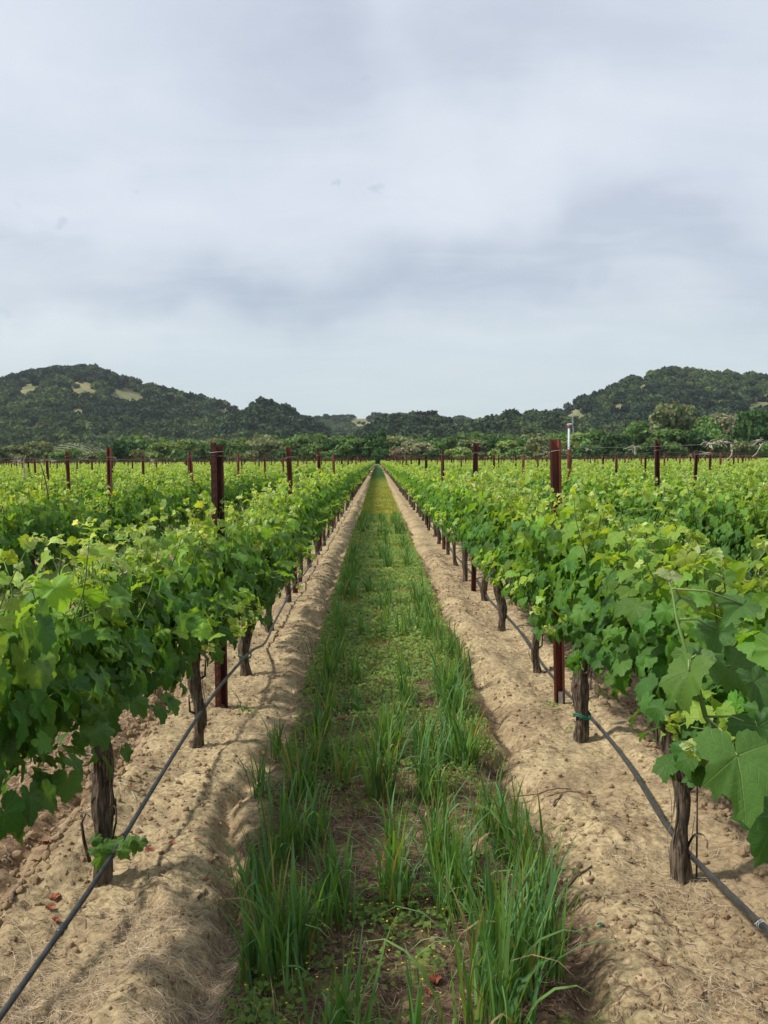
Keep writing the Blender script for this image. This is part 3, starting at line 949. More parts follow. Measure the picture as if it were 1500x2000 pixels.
# ------------------------------------------------------------------ grape leaves
def leaf_outline(n, teeth, seed):
    g = np.random.default_rng(seed)
    th = np.linspace(-pi, pi, n, endpoint=False) + pi / n
    ctrl = [(-180, .10), (-170, .42), (-140, .66), (-112, .76), (-88, .70), (-76, .64), (-54, .90), (-34, .76), (-26, .72), (-10, .94), (0, 1.02), (10, .94), (26, .72), (34, .76), (54, .90), (76, .64), (88, .70), (112, .76), (140, .66), (170, .42), (180, .10)]
    a, r = zip(*ctrl)
    r = np.array(r) * (1 + 0.04 * g.normal(size=len(r)))
    r[-1] = r[0]
    base = np.interp(np.degrees(th), a, r)
    if teeth:
        tooth = np.where(np.arange(n) % 2 == 0, 1.035, 0.95)
        base = base * tooth
    return th, base


def leaf_template(kind, seed):
    g = np.random.default_rng(seed)
    if kind == 'hi':
        n, rings = 50, (0.33, 0.68, 1.0)
    elif kind == 'mid':
        n, rings = 18, (0.6, 1.0)
    else:
        n, rings = 8, (1.0,)
    if kind == 'lo':
        th = np.radians([-165, -110, -52, -25, 0, 25, 52, 110, 165])
        r = np.array([.45, .75, .92, .75, 1.02, .75, .92, .75, .45])
        n = len(th)
    elif kind == 'mid':
        th = np.radians([-172, -150, -115, -90, -72, -60, -48, -24, -8, 8, 24, 48, 60, 72, 90, 115, 150, 172])
        r = np.array([.32, .62, .76, .68, .66, .90, .86, .72, .98, .98, .72, .86, .90, .66, .68, .76, .62, .32])
        n = len(th)
    else:
        th, r = leaf_outline(n, True, seed)
    Vv = [np.zeros((1, 2))]
    for q in rings:
        Vv.append(np.stack([np.sin(th) * r * q, np.cos(th) * r * q], 1))
    xy = np.concatenate(Vv)
    rad = np.linalg.norm(xy, axis=1)
    ang = np.arctan2(xy[:, 0], xy[:, 1])
    a1, a2, a3 = g.uniform(0.12, 0.32), g.uniform(0.05, 0.15), g.uniform(0, 6)
    z = -a1 * rad ** 2 + 0.16 * np.abs(xy[:, 0]) * g.uniform(0.3, 1.6) + a2 * np.sin(ang * 3 + a3) * rad + 0.055 * np.sin(ang * 9 + a3) * rad ** 2 + 0.03 * np.sin(ang * 15 + 2 * a3) * rad ** 2 + 0.05 * vnoise(xy[:, 0] * 3 + 9, xy[:, 1] * 3 + seed, seed)
    z -= 0.10 * np.maximum(xy[:, 1], 0) ** 2 * g.uniform(0, 2)
    P3 = np.stack([xy[:, 0], xy[:, 1], z], 1)
    tris, quads = [], []
    for k in range(n if kind == 'hi' or kind == 'mid' else n - 1):
        k2 = (k + 1) % n
        if kind != 'lo' and k == n - 1:
            continue                       # the notch where the stalk joins stays open
        tris.append((0, 1 + k2, 1 + k))
        for q in range(len(rings) - 1):
            a_, b_ = 1 + q * n, 1 + (q + 1) * n
            quads.append((a_ + k, a_ + k2, b_ + k2, b_ + k))
    return P3, xy, np.array(tris), np.array(quads).reshape(-1, 4)


TPL = {k: [leaf_template(k, 500 + s) for s in range(m)] for k, m in (('hi', 6), ('mid', 5), ('lo', 4))}


def norm(v):
    return v / (np.linalg.norm(v, axis=-1, keepdims=True) + 1e-9)


def add_leaves(mb, kind, pos, nrm_, tip, size, col, g):
    """pos, nrm_, tip: n x 3; the leaf's stalk joint is at pos and it reaches towards tip"""
    nrm_ = norm(nrm_)
    tip = norm(tip - nrm_ * np.sum(tip * nrm_, 1, keepdims=True))
    side = np.cross(tip, nrm_)
    which = g.integers(0, len(TPL[kind]), len(pos))
    asp = 0.9 + 0.2 * g.random(len(pos))
    for k, (P3, uv, tr, qd) in enumerate(TPL[kind]):
        m_ = which == k
        n = int(m_.sum())
        if not n: continue
        s = size[m_][:, None, None]
        curl = (0.6 + 1.1 * g.random(n))[:, None, None]
        V_ = pos[m_][:, None] + s * (P3[None, :, 0:1] * side[m_][:, None] * asp[m_][:, None, None] + P3[None, :, 1:2] * tip[m_][:, None] + P3[None, :, 2:3] * curl * nrm_[m_][:, None])
        nv = len(P3)
        off = (np.arange(n) * nv)[:, None, None]
        Fs = [(tr[None] + off).reshape(-1, 3)]
        if len(qd): Fs.append((qd[None] + off).reshape(-1, 4))
        mb.add(V_.reshape(-1, 3), Fs, np.repeat(col[m_], nv, 0), np.tile(uv, (n, 1)))


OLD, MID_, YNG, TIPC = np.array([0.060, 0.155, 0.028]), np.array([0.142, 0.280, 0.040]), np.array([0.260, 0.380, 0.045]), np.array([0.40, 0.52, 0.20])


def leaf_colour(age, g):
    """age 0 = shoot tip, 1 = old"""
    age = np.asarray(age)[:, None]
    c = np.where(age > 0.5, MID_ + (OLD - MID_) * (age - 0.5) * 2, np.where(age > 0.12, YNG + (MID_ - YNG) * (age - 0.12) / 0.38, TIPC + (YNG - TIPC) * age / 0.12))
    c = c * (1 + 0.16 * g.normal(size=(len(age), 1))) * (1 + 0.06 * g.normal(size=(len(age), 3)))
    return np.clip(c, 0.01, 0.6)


def gen_vine(seed, lod):
    """stems and foliage of one vine, row along local Y, arms trained both ways at 0.66 m"""
    g = np.random.default_rng(seed)
    st, fo = MB(), MB()
    kind = lod
    nsh = {'hi': 34, 'mid': 31, 'lo': 23}[lod]
    mul = {'hi': 1.0, 'mid': 1.0, 'lo': 0.75}[lod]
    pos, nr, tp, sz, ages = [], [], [], [], []
    ysh = np.linspace(-0.76, 0.76, nsh) + g.normal(size=nsh) * 0.03
    for k in range(nsh):
        side_ = 1 if g.random() < 0.5 else -1
        lean = g.normal() * 0.16 + side_ * 0.10
        ly = g.normal() * 0.18
        L = g.uniform(0.42, 0.66) * (1.10 if g.random() < 0.2 else 1)
        flop = g.random() < 0.16
        npt = 12
        t = np.linspace(0, 1, npt)
        if flop:
            x = side_ * (0.34 * t + 0.05 * t * t) * L / 0.6
            z = 0.70 + L * (0.75 * t - 0.62 * t * t)
        else:
            x = lean * L * t * 1.2 + g.normal() * 0.05 * t * t + 0.012 * np.sin(t * 9 + g.random() * 6)
            z = 0.68 + L * t
        y = ysh[k] + ly * L * t + 0.014 * np.sin(t * 8 + g.random() * 6)
        path = np.stack([x, y, z], 1)
        if lod != 'lo':
            r = 0.0052 * (1 - 0.72 * t)
            V_, F_ = tube(path, r * (1.0 if lod == 'hi' else 1.15), 6 if lod == 'hi' else 4)
            cc = np.array([0.105, 0.185, 0.038])
            st.add(V_, F_, cc * g.uniform(0.7, 1.3))
        # nodes along the shoot
        nn_ = int(L / 0.052 * mul)
        for q in range(nn_ + 1):
            u = (q + 0.5) / (nn_ + 0.6)
            p = np.array([np.interp(u, t, path[:, a]) for a in range(3)])
            age = np.clip((1 - u) * 1.12 + g.normal() * 0.10, 0, 1)
            az = (0 if q % 2 else pi) + g.normal() * 0.75
            out_ = np.array([cos(az), sin(az), 0.0])
            out_[0] += 0.25 * np.sign(p[0]) if abs(p[0]) > 0.05 else 0
            pet = (0.035 + 0.065 * min(age * 2, 1)) * g.uniform(0.7, 1.2)
            if u > 0.9: pet *= 0.4
            a_ = p + pet * (out_ * 0.85 + np.array([0, 0, 0.45 + 0.2 * (u > .8)]))
            size = (0.018 + 0.052 * min(age * 1.9, 1) ** 0.8) * g.uniform(0.72, 1.2)
            if lod == 'lo': size *= 1.30
            if lod == 'hi' and pet > 0.02:
                V_, F_ = tube([p, p + (a_ - p) * 0.5 + np.array([0, 0, -0.004]), a_], [0.0016, 0.0013, 0.0011], 3, False)
                st.add(V_, F_, (0.17, 0.20, 0.06))
            nv = np.array([0, 0, 0.75]) + out_ * g.uniform(0.1, 0.9) + g.normal(size=3) * 0.33
            if age > .55: nv = nv * np.array([1.3, 1, 1]) + np.array([0.35 * np.sign(a_[0]), 0, 0])
            tv = out_ * 0.8 + np.array([0, 0, -0.75 if age > 0.3 else 0.2]) + g.normal(size=3) * 0.3
            pos.append(a_); nr.append(nv); tp.append(tv); sz.append(size); ages.append(age)
        # pale folded tip leaves
        for q in range(4 if lod != 'lo' else 3):
            p = path[-1] + g.normal(size=3) * 0.014
            pos.append(p); nr.append(g.normal(size=3) + np.array([0, 0, .4])); tp.append(np.array([g.normal() * .7, g.normal() * .7, 0.5]))
            sz.append((0.020 if lod != 'lo' else 0.028) * g.uniform(0.6, 1.3)); ages.append(g.uniform(0, 0.11))
        if lod == 'hi' and g.random() < 0.8:        # tendrils
            u0 = g.uniform(0.5, 0.95)
            p = np.array([np.interp(u0, t, path[:, a]) for a in range(3)])
            s_ = np.linspace(0, 1, 12)
            a0 = g.random() * 6.28
            tl = g.uniform(0.06, 0.14)
            tx = p[None] + np.stack([np.cos(a0) * tl * s_ + 0.010 * np.sin(s_ * 9) * s_, np.sin(a0) * tl * s_ + 0.010 * np.cos(s_ * 9) * s_, tl * 0.6 * s_ - 0.05 * s_ ** 2], 1)
            V_, F_ = tube(tx, 0.0013 * (1.1 - s_ * 0.6), 3, False)
            st.add(V_, F_, (0.22, 0.30, 0.07))
    # older leaves hiding the arms and hanging below them
    nf = int({'hi': 400, 'mid': 340, 'lo': 130}[lod])
    for q in range(nf):
        s_ = 1 if g.random() < 0.5 else -1
        u = g.random()
        if u < 0.62:
            p = np.array([s_ * g.uniform(0.02, 0.22), g.uniform(-0.80, 0.80), g.uniform(0.56, 0.86)])
        else:
            p = np.array([s_ * g.uniform(0.03, 0.27), g.uniform(-0.80, 0.80), g.uniform(0.72, 1.14)])
        nv = np.array([s_ * g.uniform(0.4, 1.3), g.normal() * 0.4, g.uniform(0.1, 0.9)])
        tv = np.array([s_ * 0.35, g.normal() * 0.5, -1.0])
        pos.append(p); nr.append(nv); tp.append(tv)
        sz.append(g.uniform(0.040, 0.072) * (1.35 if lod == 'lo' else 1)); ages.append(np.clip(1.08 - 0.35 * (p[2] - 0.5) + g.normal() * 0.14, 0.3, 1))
    pos, nr, tp, sz, ages = map(np.array, (pos, nr, tp, sz, ages))
    lowz = pos[:, 2] < 0.55
    pos[lowz, 2] = g.uniform(0.55, 0.68, int(lowz.sum()))
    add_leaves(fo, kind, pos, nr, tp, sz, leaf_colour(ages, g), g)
    return (st.mesh('shoots', STEM) if lod != 'lo' else None), fo.mesh('foliage', LEAF if lod == 'hi' else LEAF_FAR)


def gen_trunk(seed, lod):
    g = np.random.default_rng(seed)
    mb = MB()
    n, sd_ = {'hi': (46, 30), 'mid': (16, 10), 'lo': (8, 6)}[lod]
    t = np.linspace(0, 1, n)
    z = -0.04 + t * 0.74
    x = 0.030 * np.sin(t * 5 + g.random() * 6) * t + g.normal() * 0.02 * t + 0.008 * np.sin(t * 13 + g.random() * 6)
    y = 0.026 * np.sin(t * 4.3 + g.random() * 6) * t + g.normal() * 0.02 * t
    r = 0.0345 + 0.016 * np.exp(-t * 12) + 0.010 * np.exp(-((t - 0.95) / 0.14) ** 2) + 0.005 * np.sin(t * 9 + g.random() * 6) + 0.003 * np.sin(t * 23 + g.random() * 6)
    tw = g.uniform(-1.5, 1.5)
    a = np.arange(sd_) * 2 * pi / sd_
    A, T_ = np.meshgrid(a, t)
    prof = 1 + 0.10 * np.sin((A + tw * T_) * 2 + 1) + (0.20 * vnoise((A + tw * T_) * 3.2 + 20, T_ * 3.0, seed) + 0.09 * vnoise((A + tw * T_) * 7 + 50, T_ * 6.0, seed + 1) if lod != 'lo' else 0)
    if lod == 'hi':
        prof = prof + 0.09 * vnoise((A + tw * T_) * 14 + 90, T_ * 9.0, seed + 2)
    prof[:, 0] = prof[:, 0]
    mb.add(*tube(np.stack([x, y, z], 1), r * g.uniform(0.84, 1.02), sd_, True, prof))
    head = np.array([x[-1], y[-1], z[-1] - 0.02])
    for s_ in (-1, 1):
        q = np.linspace(0, 1, 10)
        path = np.stack([head[0] * (1 - q), head[1] + s_ * q * 0.78, head[2] + 0.05 * np.sin(q * 1.5) + 0.008 * np.sin(q * 11)], 1)
        mb.add(*tube(path, 0.023 - 0.010 * q + 0.004 * np.sin(q * 22), 8 if lod != 'lo' else 5))
    if lod == 'hi':       # peeling strips of bark
        for k in range(16):
            a0 = g.random() * 6.28
            z0 = g.uniform(0.05, 0.5)
            L = g.uniform(0.06, 0.2)
            q = np.linspace(0, 1, 7)
            lift = 0.038 + g.uniform(0.004, 0.02) * (q if g.random() < 0.5 else 1 - q) ** 1.5
            px_ = np.interp(z0 + L * q, z, x); py_ = np.interp(z0 + L * q, z, y)
            cen = np.stack([px_ + np.cos(a0 + q * .3) * lift, py_ + np.sin(a0 + q * .3) * lift, z0 + L * q], 1)
            tang = np.stack([-np.sin(a0 + q * .3), np.cos(a0 + q * .3), 0 * q], 1)
            wd = 0.004 * (1.1 - np.abs(q - .5) * 1.6)[:, None]
            V_ = np.concatenate([cen - tang * wd, cen + tang * wd])
            F_ = np.array([(i_, i_ + 1, 8 + i_, 7 + i_) for i_ in range(6)])
            mb.add(V_, F_)
        for k in range(3):      # old spur stubs
            a0 = g.random() * 6.28
            z0 = g.uniform(0.12, 0.5)
            p0 = np.array([np.interp(z0, z, x), np.interp(z0, z, y), z0])
            d = np.array([cos(a0), sin(a0), 0.5])
            mb.add(*tube([p0 + d * 0.02, p0 + d * 0.055, p0 + d * 0.06 + np.array([0, 0, 0.05 + 0.05 * g.random()])], [0.009, 0.007, 0.003], 6))
    return mb.mesh('trunk', BARK)


HI = [gen_vine(1000 + k, 'hi') for k in range(5)]
MD = [gen_vine(2000 + k, 'mid') for k in range(6)]
LO = [gen_vine(3000 + k, 'lo') for k in range(6)]
THI = [gen_trunk(1100 + k, 'hi') for k in range(4)]
TMD = [gen_trunk(2100 + k, 'mid') for k in range(4)]
TLO = [gen_trunk(3100 + k, 'lo') for k in range(3)]

ORD = ['zeroth', 'first', 'second', 'third', 'fourth', 'fifth', 'sixth', 'seventh', 'eighth', 'ninth', 'tenth', 'eleventh', 'twelfth', 'thirteenth', 'fourteenth', 'fifteenth',
       'sixteenth', 'seventeenth', 'eighteenth', 'nineteenth']
for tens, base in (('twentieth', 'twenty'), ('thirtieth', 'thirty'), ('fortieth', 'forty')):
    ORD.append(tens)
    ORD += [base + '-' + q for q in ORD[1:10]]


def side_words(row):
    return 'wind machine side' if row > 0 else 'terraced knoll side'


def row_x(row):
    """row 1 is the one just right of the alley, -1 just left of it"""
    return ROW0 + SP * row if row > 0 else ROW0 + SP * (row + 1)


# all vine positions of the field
FIELD_END = 258.0
cand = []
for row in list(range(-62, 0)) + list(range(1, 63)):
    x = row_x(row)
    for k in range(-4, int((FIELD_END - V0) / VSP)):
        Y = V0 + k * VSP
        if Y < -5: continue
        px, py, dp = proj(np.array([x, Y, 0.9])) if Y > 0.5 else (np.array([-1e4 if x < 0 else 1e4]), 0, np.array([Y]))
        half = FPX * 0.9 / max(Y, 0.5)
        seen = (Y > 1.2) and (px[0] + half * 0.8 > 0) and (px[0] - half * 0.8 < 1500)
        cand.append((row, k, x, Y, seen, px[0]))
vis = sorted([c for c in cand if c[4]], key=lambda c: c[3])
NV = 300
indiv = vis[:NV]
YCUT = indiv[-1][3]
print('individual vines to', YCUT, len(cand))
keyset = {(c[0], c[1]) for c in indiv}
cnt = {}
g = np.random.default_rng(55)
for (row, k, x, Y, seen, px) in indiv:
    cnt[row] = cnt.get(row, 0) + 1
    dist_ = math.hypot(x, Y)
    near = dist_ < 8.8 and abs(row) <= 2
    mid = dist_ < 26
    o = empty('grapevine', (x + g.normal() * 0.015, Y + g.normal() * 0.02, float(ground_h(np.array([x]), np.array([Y]))[0]) - 0.008), 0 if g.random() < .5 else pi)
    extra = {(-1, 1.0): ''}
    lab = 'green grapevine, %s in view along the %s row, %s' % (ORD[cnt[row]], ORD[abs(row)], side_words(row))
    tag(o, lab, 'grapevine', 'grapevines of the trellised rows')
    pick = (k * 3 + abs(row) * 5 + (row > 0))
    sx = g.uniform(0.92, 1.10)
    if near:
        sm, fm = HI[pick % len(HI)]; tm = THI[pick % len(THI)]
    elif mid:
        sm, fm = MD[pick % len(MD)]; tm = TMD[pick % len(TMD)]
    else:
        sm, fm = LO[pick % len(LO)]; tm = TLO[pick % len(TLO)]
    t = link('trunk', tm, o)
    f = link('foliage', fm, o)
    f.location.z = 0.085 if Y < 4 else 0.02 if Y < 5.5 else -0.05
    zs = g.uniform(0.93, 1.06) * (0.98 if Y < 4 else 1.0 if Y < 5.5 else 1.055)
    if (row, k) == (-1, -1): sx *= 0.62
    f.scale = (sx, 1.02, zs)
    if (row, k) == (-1, 0):
        t.scale = (0.82, 0.82, 1.0)
        o.location.x -= 0.025
    if sm is not None:
        s = link('shoots', sm, o)
        s.location.z = f.location.z
        s.scale = f.scale
    if row == -1 and k == 0: VL0 = o
    if row == 1 and k == 0: VR0 = o
    if row == 1 and k == -1: VRN = o
    if near and (row, k) in ((1, 1), (-1, 2), (1, 4)):       # green tape round the trunk
        a = np.linspace(0, 2 * pi, 14)
        pth = np.stack([0.047 * np.cos(a), 0.047 * np.sin(a), 0.15 + 0.012 * np.sin(a * 2)], 1)
        mb = MB(); mb.add(*tube(pth, 0.005, 5, False)); mb.add(*tube(pth + np.array([0, 0, 0.009]), 0.004, 4, False))
        link('tie_tape', mb.mesh('tie_tape', TIE), o)

rest = [c for c in cand if (c[0], c[1]) not in keyset]
# the rest of the field: nearby ones out of the frame, and everything past the individual vines
kinds = []
for (sm, fm) in MD[:4]:
    kinds.append(fm)
pts, rots, scls, idxs = [], [], [], []
loK = LO
for (row, k, x, Y, seen, px) in rest:
    if Y > 12 and not (-250 < px < 1750): continue
    if Y < 12 and abs(row) > 4: continue
    pts.append((x, Y, -0.05))
    rots.append(0 if g.random() < .5 else pi)
    z_ = g.uniform(0.93, 1.07) * 1.055
    scls.append((g.uniform(0.95, 1.15), 1.03, z_))
    idxs.append(g.integers(0, 4) if Y < 12 else 4 + g.integers(0, len(LO)))
fld = scatter('grapevine_rows', pts, rots, scls, [m[1] for m in MD[:4]] + [m[1] for m in LO], idxs)
tag(fld, 'countless green vine rows filling the field as far as the trees', 'grapevines', kind='stuff')
print('stuff vines', len(pts))

# trunks of those vines close by or along the alley, seen under the leaves
pts = [(c[2], c[3], 0.0) for c in rest if (abs(c[0]) <= 1 and c[3] < 140) or (c[3] < 12 and abs(c[0]) < 5)]
tk = scatter('vine_trunks', pts, g.random(len(pts)) * 6.28, np.ones(len(pts)), TMD[:2] + TLO)
tag(tk, 'dark gnarled trunks standing under the far vine rows', 'vine trunks', kind='stuff')

# ------------------------------------------------------------------ special shoots
# sucker sprig at the foot of the nearest vine on the knoll side
mb, ms = MB(), MB()
g = np.random.default_rng(12)
Y0 = VL0.location.y
base = np.array([VL0.location.x, Y0, 0.0])


def Pl(px, py, Y):
    return P(px, py, Y)


spots = [(186, 1638, .028, -.06), (205, 1652, .030, -.10), (200, 1672, .040, -.12), (238, 1660, .034, -.1), (182, 1660, .022, -.04), (270, 1645, .036, -.12), (252, 1640, .026, -.14), (228, 1642, .030, -.02)]
pp = np.array([Pl(a, b, Y0 + d) for a, b, s_, d in spots])
add_leaves(mb, 'hi', pp, norm(np.array([[g.normal() * .5, -0.9, 0.7 + g.normal() * .3] for _ in spots])), np.array([[g.normal() * .6, -.3, -0.5] for _ in spots]),
           np.array([s[2] for s in spots]) * 1.25, np.array([[0.075, 0.165, 0.035]] * len(spots)) * g.uniform(0.8, 1.3, (len(spots), 1)), g)
p0 = Pl(196, 1700, Y0 - 0.02)
for a in (2, 3, 5, 6):
    ms.add(*tube([p0, (p0 + pp[a]) / 2 + np.array([0, -.01, .015]), pp[a]], [.003, .002, .0012], 5), (0.13, 0.19, 0.05))


def unparented(name, mesh, parent):
    """a part whose mesh is in world coordinates, put under its thing"""
    o = link(name, mesh)
    bpy.context.view_layer.update()
    o.parent = parent
    o.matrix_parent_inverse = (Matrix.Translation(parent.location) @ Matrix.Rotation(parent.rotation_euler.z, 4, 'Z')).inverted()
    return o


q = unparented('sucker_shoot', ms.mesh('sucker_shoot', STEM), VL0)
q2 = unparented('sucker_leaves', mb.mesh('sucker_leaves', LEAF), VL0)
q2['label'] = 'fresh sprig of small leaves at the trunk foot'

# long shoot with big leaves reaching over the alley edge, vine nearest the camera on the wind machine side
mb, ms = MB(), MB()
g = np.random.default_rng(31)
YS = 1.52
sh = [Pl(1470, 1540, 1.60), Pl(1415, 1460, 1.58), Pl(1378, 1400, 1.56), Pl(1360, 1330, 1.55), Pl(1345, 1290, 1.55), Pl(1322, 1210, 1.58), Pl(1312, 1150, 1.62), Pl(1300, 1120, 1.64)]
ms.add(*tube(sh, [.0058, .0054, .0048, .0042, .0036, .0028, .0020, .0012], 8), (0.12, 0.20, 0.045))
tl = [Pl(1385, 1412, 1.55), Pl(1388, 1420, 1.50), Pl(1372, 1424, 1.48), Pl(1350, 1420, 1.47)]
ms.add(*tube(tl, [.0022, .0018, .0014, .0010], 5), (0.2, 0.3, 0.07))
tl = [Pl(1385, 1412, 1.55), Pl(1380, 1440, 1.50), Pl(1375, 1452, 1.49), Pl(1372, 1440, 1.48)]
ms.add(*tube(tl, [.0020, .0016, .0012, .0009], 5), (0.2, 0.3, 0.07))
# (pixel of the stalk joint, distance, radius, normal, tip, colour)
big = [((1440, 1475), 1.42, .102, (0.05, -0.75, 0.75), (-.05, -.3, -1.0), (.095, .200, .044)),
       ((1510, 1595), 1.45, .085, (0.2, -0.7, 0.6), (-.6, -.2, -1.0), (.055, .140, .036)),
       ((1345, 1310), 1.52, .070, (-0.8, -0.35, 0.55), (-.35, -.3, -1.0), (.100, .190, .034)),
       ((1372, 1290), 1.56, .062, (0.1, -0.5, 0.9), (.9, -.3, -.35), (.070, .160, .034)),
       ((1358, 1278), 1.58, .050, (-0.5, -0.4, 0.8), (-.9, -.3, -.1), (.090, .175, .036)),
       ((1428, 1300), 1.62, .060, (0.1, -0.7, 0.7), (.5, -.3, -.8), (.060, .140, .030)),
       ((1330, 1170), 1.62, .042, (0.2, -0.3, 0.9), (.9, -.2, .1), (.12, .22, .040)),
       ((1400, 1230), 1.64, .055, (-0.1, -0.5, 0.8), (-.3, -.4, -.8), (.060, .145, .032)),
       ((1450, 1180), 1.64, .060, (0.1, -0.4, 0.9), (-.5, -.3, -.4), (.075, .165, .036)),
       ((1476, 1330), 1.55, .060, (0.3, -0.5, 0.8), (.1, -.5, -.8), (.055, .130, .030)),
       ((1300, 1122), 1.64, .022, (0.2, -0.5, 0.7), (-.5, -.2, .6), (.30, .36, .16)),
       ((1308, 1128), 1.64, .024, (-0.4, -0.5, 0.7), (.6, -.2, .5), (.32, .36, .18)),
       ((1480, 1420), 1.50, .066, (-0.2, -0.7, 0.5), (.2, -.3, -.9), (.050, .125, .030))]
pp = np.array([P(a[0], a[1], Y) for a, Y, *_ in big])
add_leaves(mb, 'hi', pp, np.array([b[3] for b in big], float), np.array([b[4] for b in big], float), np.array([b[2] for b in big]), np.array([b[5] for b in big]), g)
for k, b in enumerate(big[:9] + big[-1:]):
    d = np.linalg.norm(np.array(sh) - pp[k if k < 9 else -1], axis=1)
    p = np.array(sh)[d.argmin()]
    e = pp[k if k < 9 else -1]
    ms.add(*tube([p, (p + e) / 2 + np.array([0, 0, 0.01]), e], [.0026, .002, .0018], 5), (0.2, 0.26, 0.08))
unparented('leaning_shoot', ms.mesh('leaning_shoot', STEM), VRN)
q = unparented('large_leaves', mb.mesh('large_leaves', LEAF), VRN)
q['label'] = 'broad sunlit leaves hanging out over the alley'


# ------------------------------------------------------------------ steel posts
def extrude(poly, z0, z1, nz=1):
    poly = np.asarray(poly, float)
    n = len(poly)
    V_ = np.concatenate([np.column_stack([poly, np.full(n, z)]) for z in np.linspace(z0, z1, nz + 1)])
    i_, j_ = np.meshgrid(np.arange(nz), np.arange(n), indexing='ij')
    F_ = np.stack([i_ * n + j_, i_ * n + (j_ + 1) % n, (i_ + 1) * n + (j_ + 1) % n, (i_ + 1) * n + j_], -1).reshape(-1, 4)
    return V_, F_


# open channel: a web at the back, two flanges with lips at the front (opening towards the camera)
wch, dch, th_ = 0.034, 0.034, 0.0035
chan = [(-wch, -dch / 2), (-wch + 0.014, -dch / 2), (-wch + 0.014, -dch / 2 + th_), (-wch + 0.010, -dch / 2 + th_), (-wch + 0.016, dch / 2 - th_), (wch - 0.016, dch / 2 - th_), (wch - 0.010, -dch / 2 + th_), (wch - 0.014, -dch / 2 + th_),
        (wch - 0.014, -dch / 2), (wch, -dch / 2), (wch, -dch / 2 + th_), (wch - 0.006, -dch / 2 + th_ * 1.2), (wch - 0.012, dch / 2), (-wch + 0.012, dch / 2), (-wch + 0.006, -dch / 2 + th_ * 1.2), (-wch, -dch / 2 + th_)]


def cap_poly(z):
    """web, lips and flanges of the channel closed at height z"""
    P_ = np.column_stack([np.asarray(chan), np.full(len(chan), z)])
    F_ = np.array([(4, 13, 12, 5), (3, 14, 13, 4), (5, 12, 11, 6), (0, 1, 2, 15), (15, 2, 3, 14), (7, 8, 9, 10), (6, 7, 10, 11)])
    return P_, F_


mb = MB()
V_, F_ = extrude(chan, -0.15, 1.68)
mb.add(V_, F_)
mb.add(*cap_poly(1.68))
CH = mb.mesh('channel', RUST, False)
CH2 = CH.copy(); CH2.materials.clear(); CH2.materials.append(RUST2)
tee = [(-0.018, -0.012), (0.018, -0.012), (0.018, -0.007), (0.003, -0.007), (0.003, 0.026), (-0.003, 0.026), (-0.003, -0.007), (-0.018, -0.007)]
mb = MB()
V_, F_ = extrude(tee, -0.15, 1.675)
mb.add(V_, F_)
mb.add(np.column_stack([np.asarray(tee), np.full(8, 1.675)]), np.array([(0, 1, 2, 7), (3, 4, 5, 6)]))
TEE = mb.mesh('shaft', RUST2, False)
mb = MB()
for z in np.arange(0.02, 1.665, 0.053):
    mb.add(*box((0, -0.0155, z), (0.010, 0.008, 0.013)))
STUD = mb.mesh('studs', RUST, False)
clips = []
for c_ in range(2):
    mb = MB()
    g = np.random.default_rng(c_)
    for z in ((1.06, 1.2, 1.62), (0.98, 1.13, 1.58))[c_]:
        a = np.linspace(0, 2 * pi, 15)
        pth = np.stack([0.039 * np.cos(a), 0.026 * np.sin(a), z + 0.008 * np.cos(a + 1)], 1)
        mb.add(*tube(pth, 0.0016, 4, False))
        mb.add(*tube([(0.036, -0.01, z), (0.05, -0.02, z + 0.006), (0.046, -0.026, z + 0.014)], 0.0017, 4))
    clips.append(mb.mesh('wire_clips', CLIP))
mb = MB()
mb.add(*box((0.006, -dch / 2 - 0.004, 0.045), (0.028, 0.004, 0.13)))
mb.add(*tube([(0.014, -dch / 2 - 0.008, 0.0), (0.014, -dch / 2 - 0.008, 0.105)], 0.004, 6))
ANCH = mb.mesh('anchor_plate', GALV, False)

posts = []
for row in list(range(-62, 0)) + list(range(1, 63)):
    x = row_x(row)
    for k in range(-1, int((FIELD_END - P0) / PSP)):
        Y = P0 + k * PSP
        px = proj(np.array([x, Y, 1.3]))[0][0] if Y > 0.4 else 1e4
        posts.append((row, k, x, Y, (Y > 1.2 and -20 < px < 1520), px))
vis = sorted([p for p in posts if p[4]], key=lambda c: c[3])[:300]
print('individual posts to', vis[-1][3])
pk = {(p[0], p[1]) for p in vis}
cnt = {}
g = np.random.default_rng(66)
for (row, k, x, Y, seen, px) in vis:
    cnt[row] = cnt.get(row, 0) + 1
    tall = 1.022 + g.normal() * 0.02
    lx, ly = g.normal() * 0.015, g.normal() * 0.012
    o = empty('steel_post', (x + g.normal() * 0.01, Y, 0.0))
    first_l = row == -1 and k == 0
    first_r = row == 1 and k == 0
    if first_l:
        o.location = (-1.000 + 0.014, 5.35, 0); tall = 0.988; lx = ly = 0
        lab = 'dark rusted channel post standing tight behind the studded post'
    elif first_r:
        o.location = (1.128, 5.30, 0); tall = 1.0; lx, ly = -0.022, 0
        lab = 'rust-red open channel post with grey anchor plate at its foot'
    else:
        lab = 'rusty steel trellis post, %s in view along the %s row, %s' % (ORD[cnt[row]], ORD[abs(row)], side_words(row))
    if row == -1 and k == 1: lx = -0.035
    tag(o, lab, 'trellis post', 'steel posts of the vine trellises')
    o.rotation_euler = (ly, lx, 0 if (first_l or first_r) else g.uniform(-.5, .5) + (pi if g.random() < .3 else 0))
    c = link('channel', CH if (first_r or g.random() < 0.55) and not first_l else CH2, o)
    c.scale = (1.0 if (first_l or first_r) else 0.9, 1, tall)
    if Y < 45:
        q = link('wire_clips', clips[k % 2], o)
        q.scale = (1, 1, tall * 0.99)
    if first_r:
        link('anchor_plate', ANCH, o)
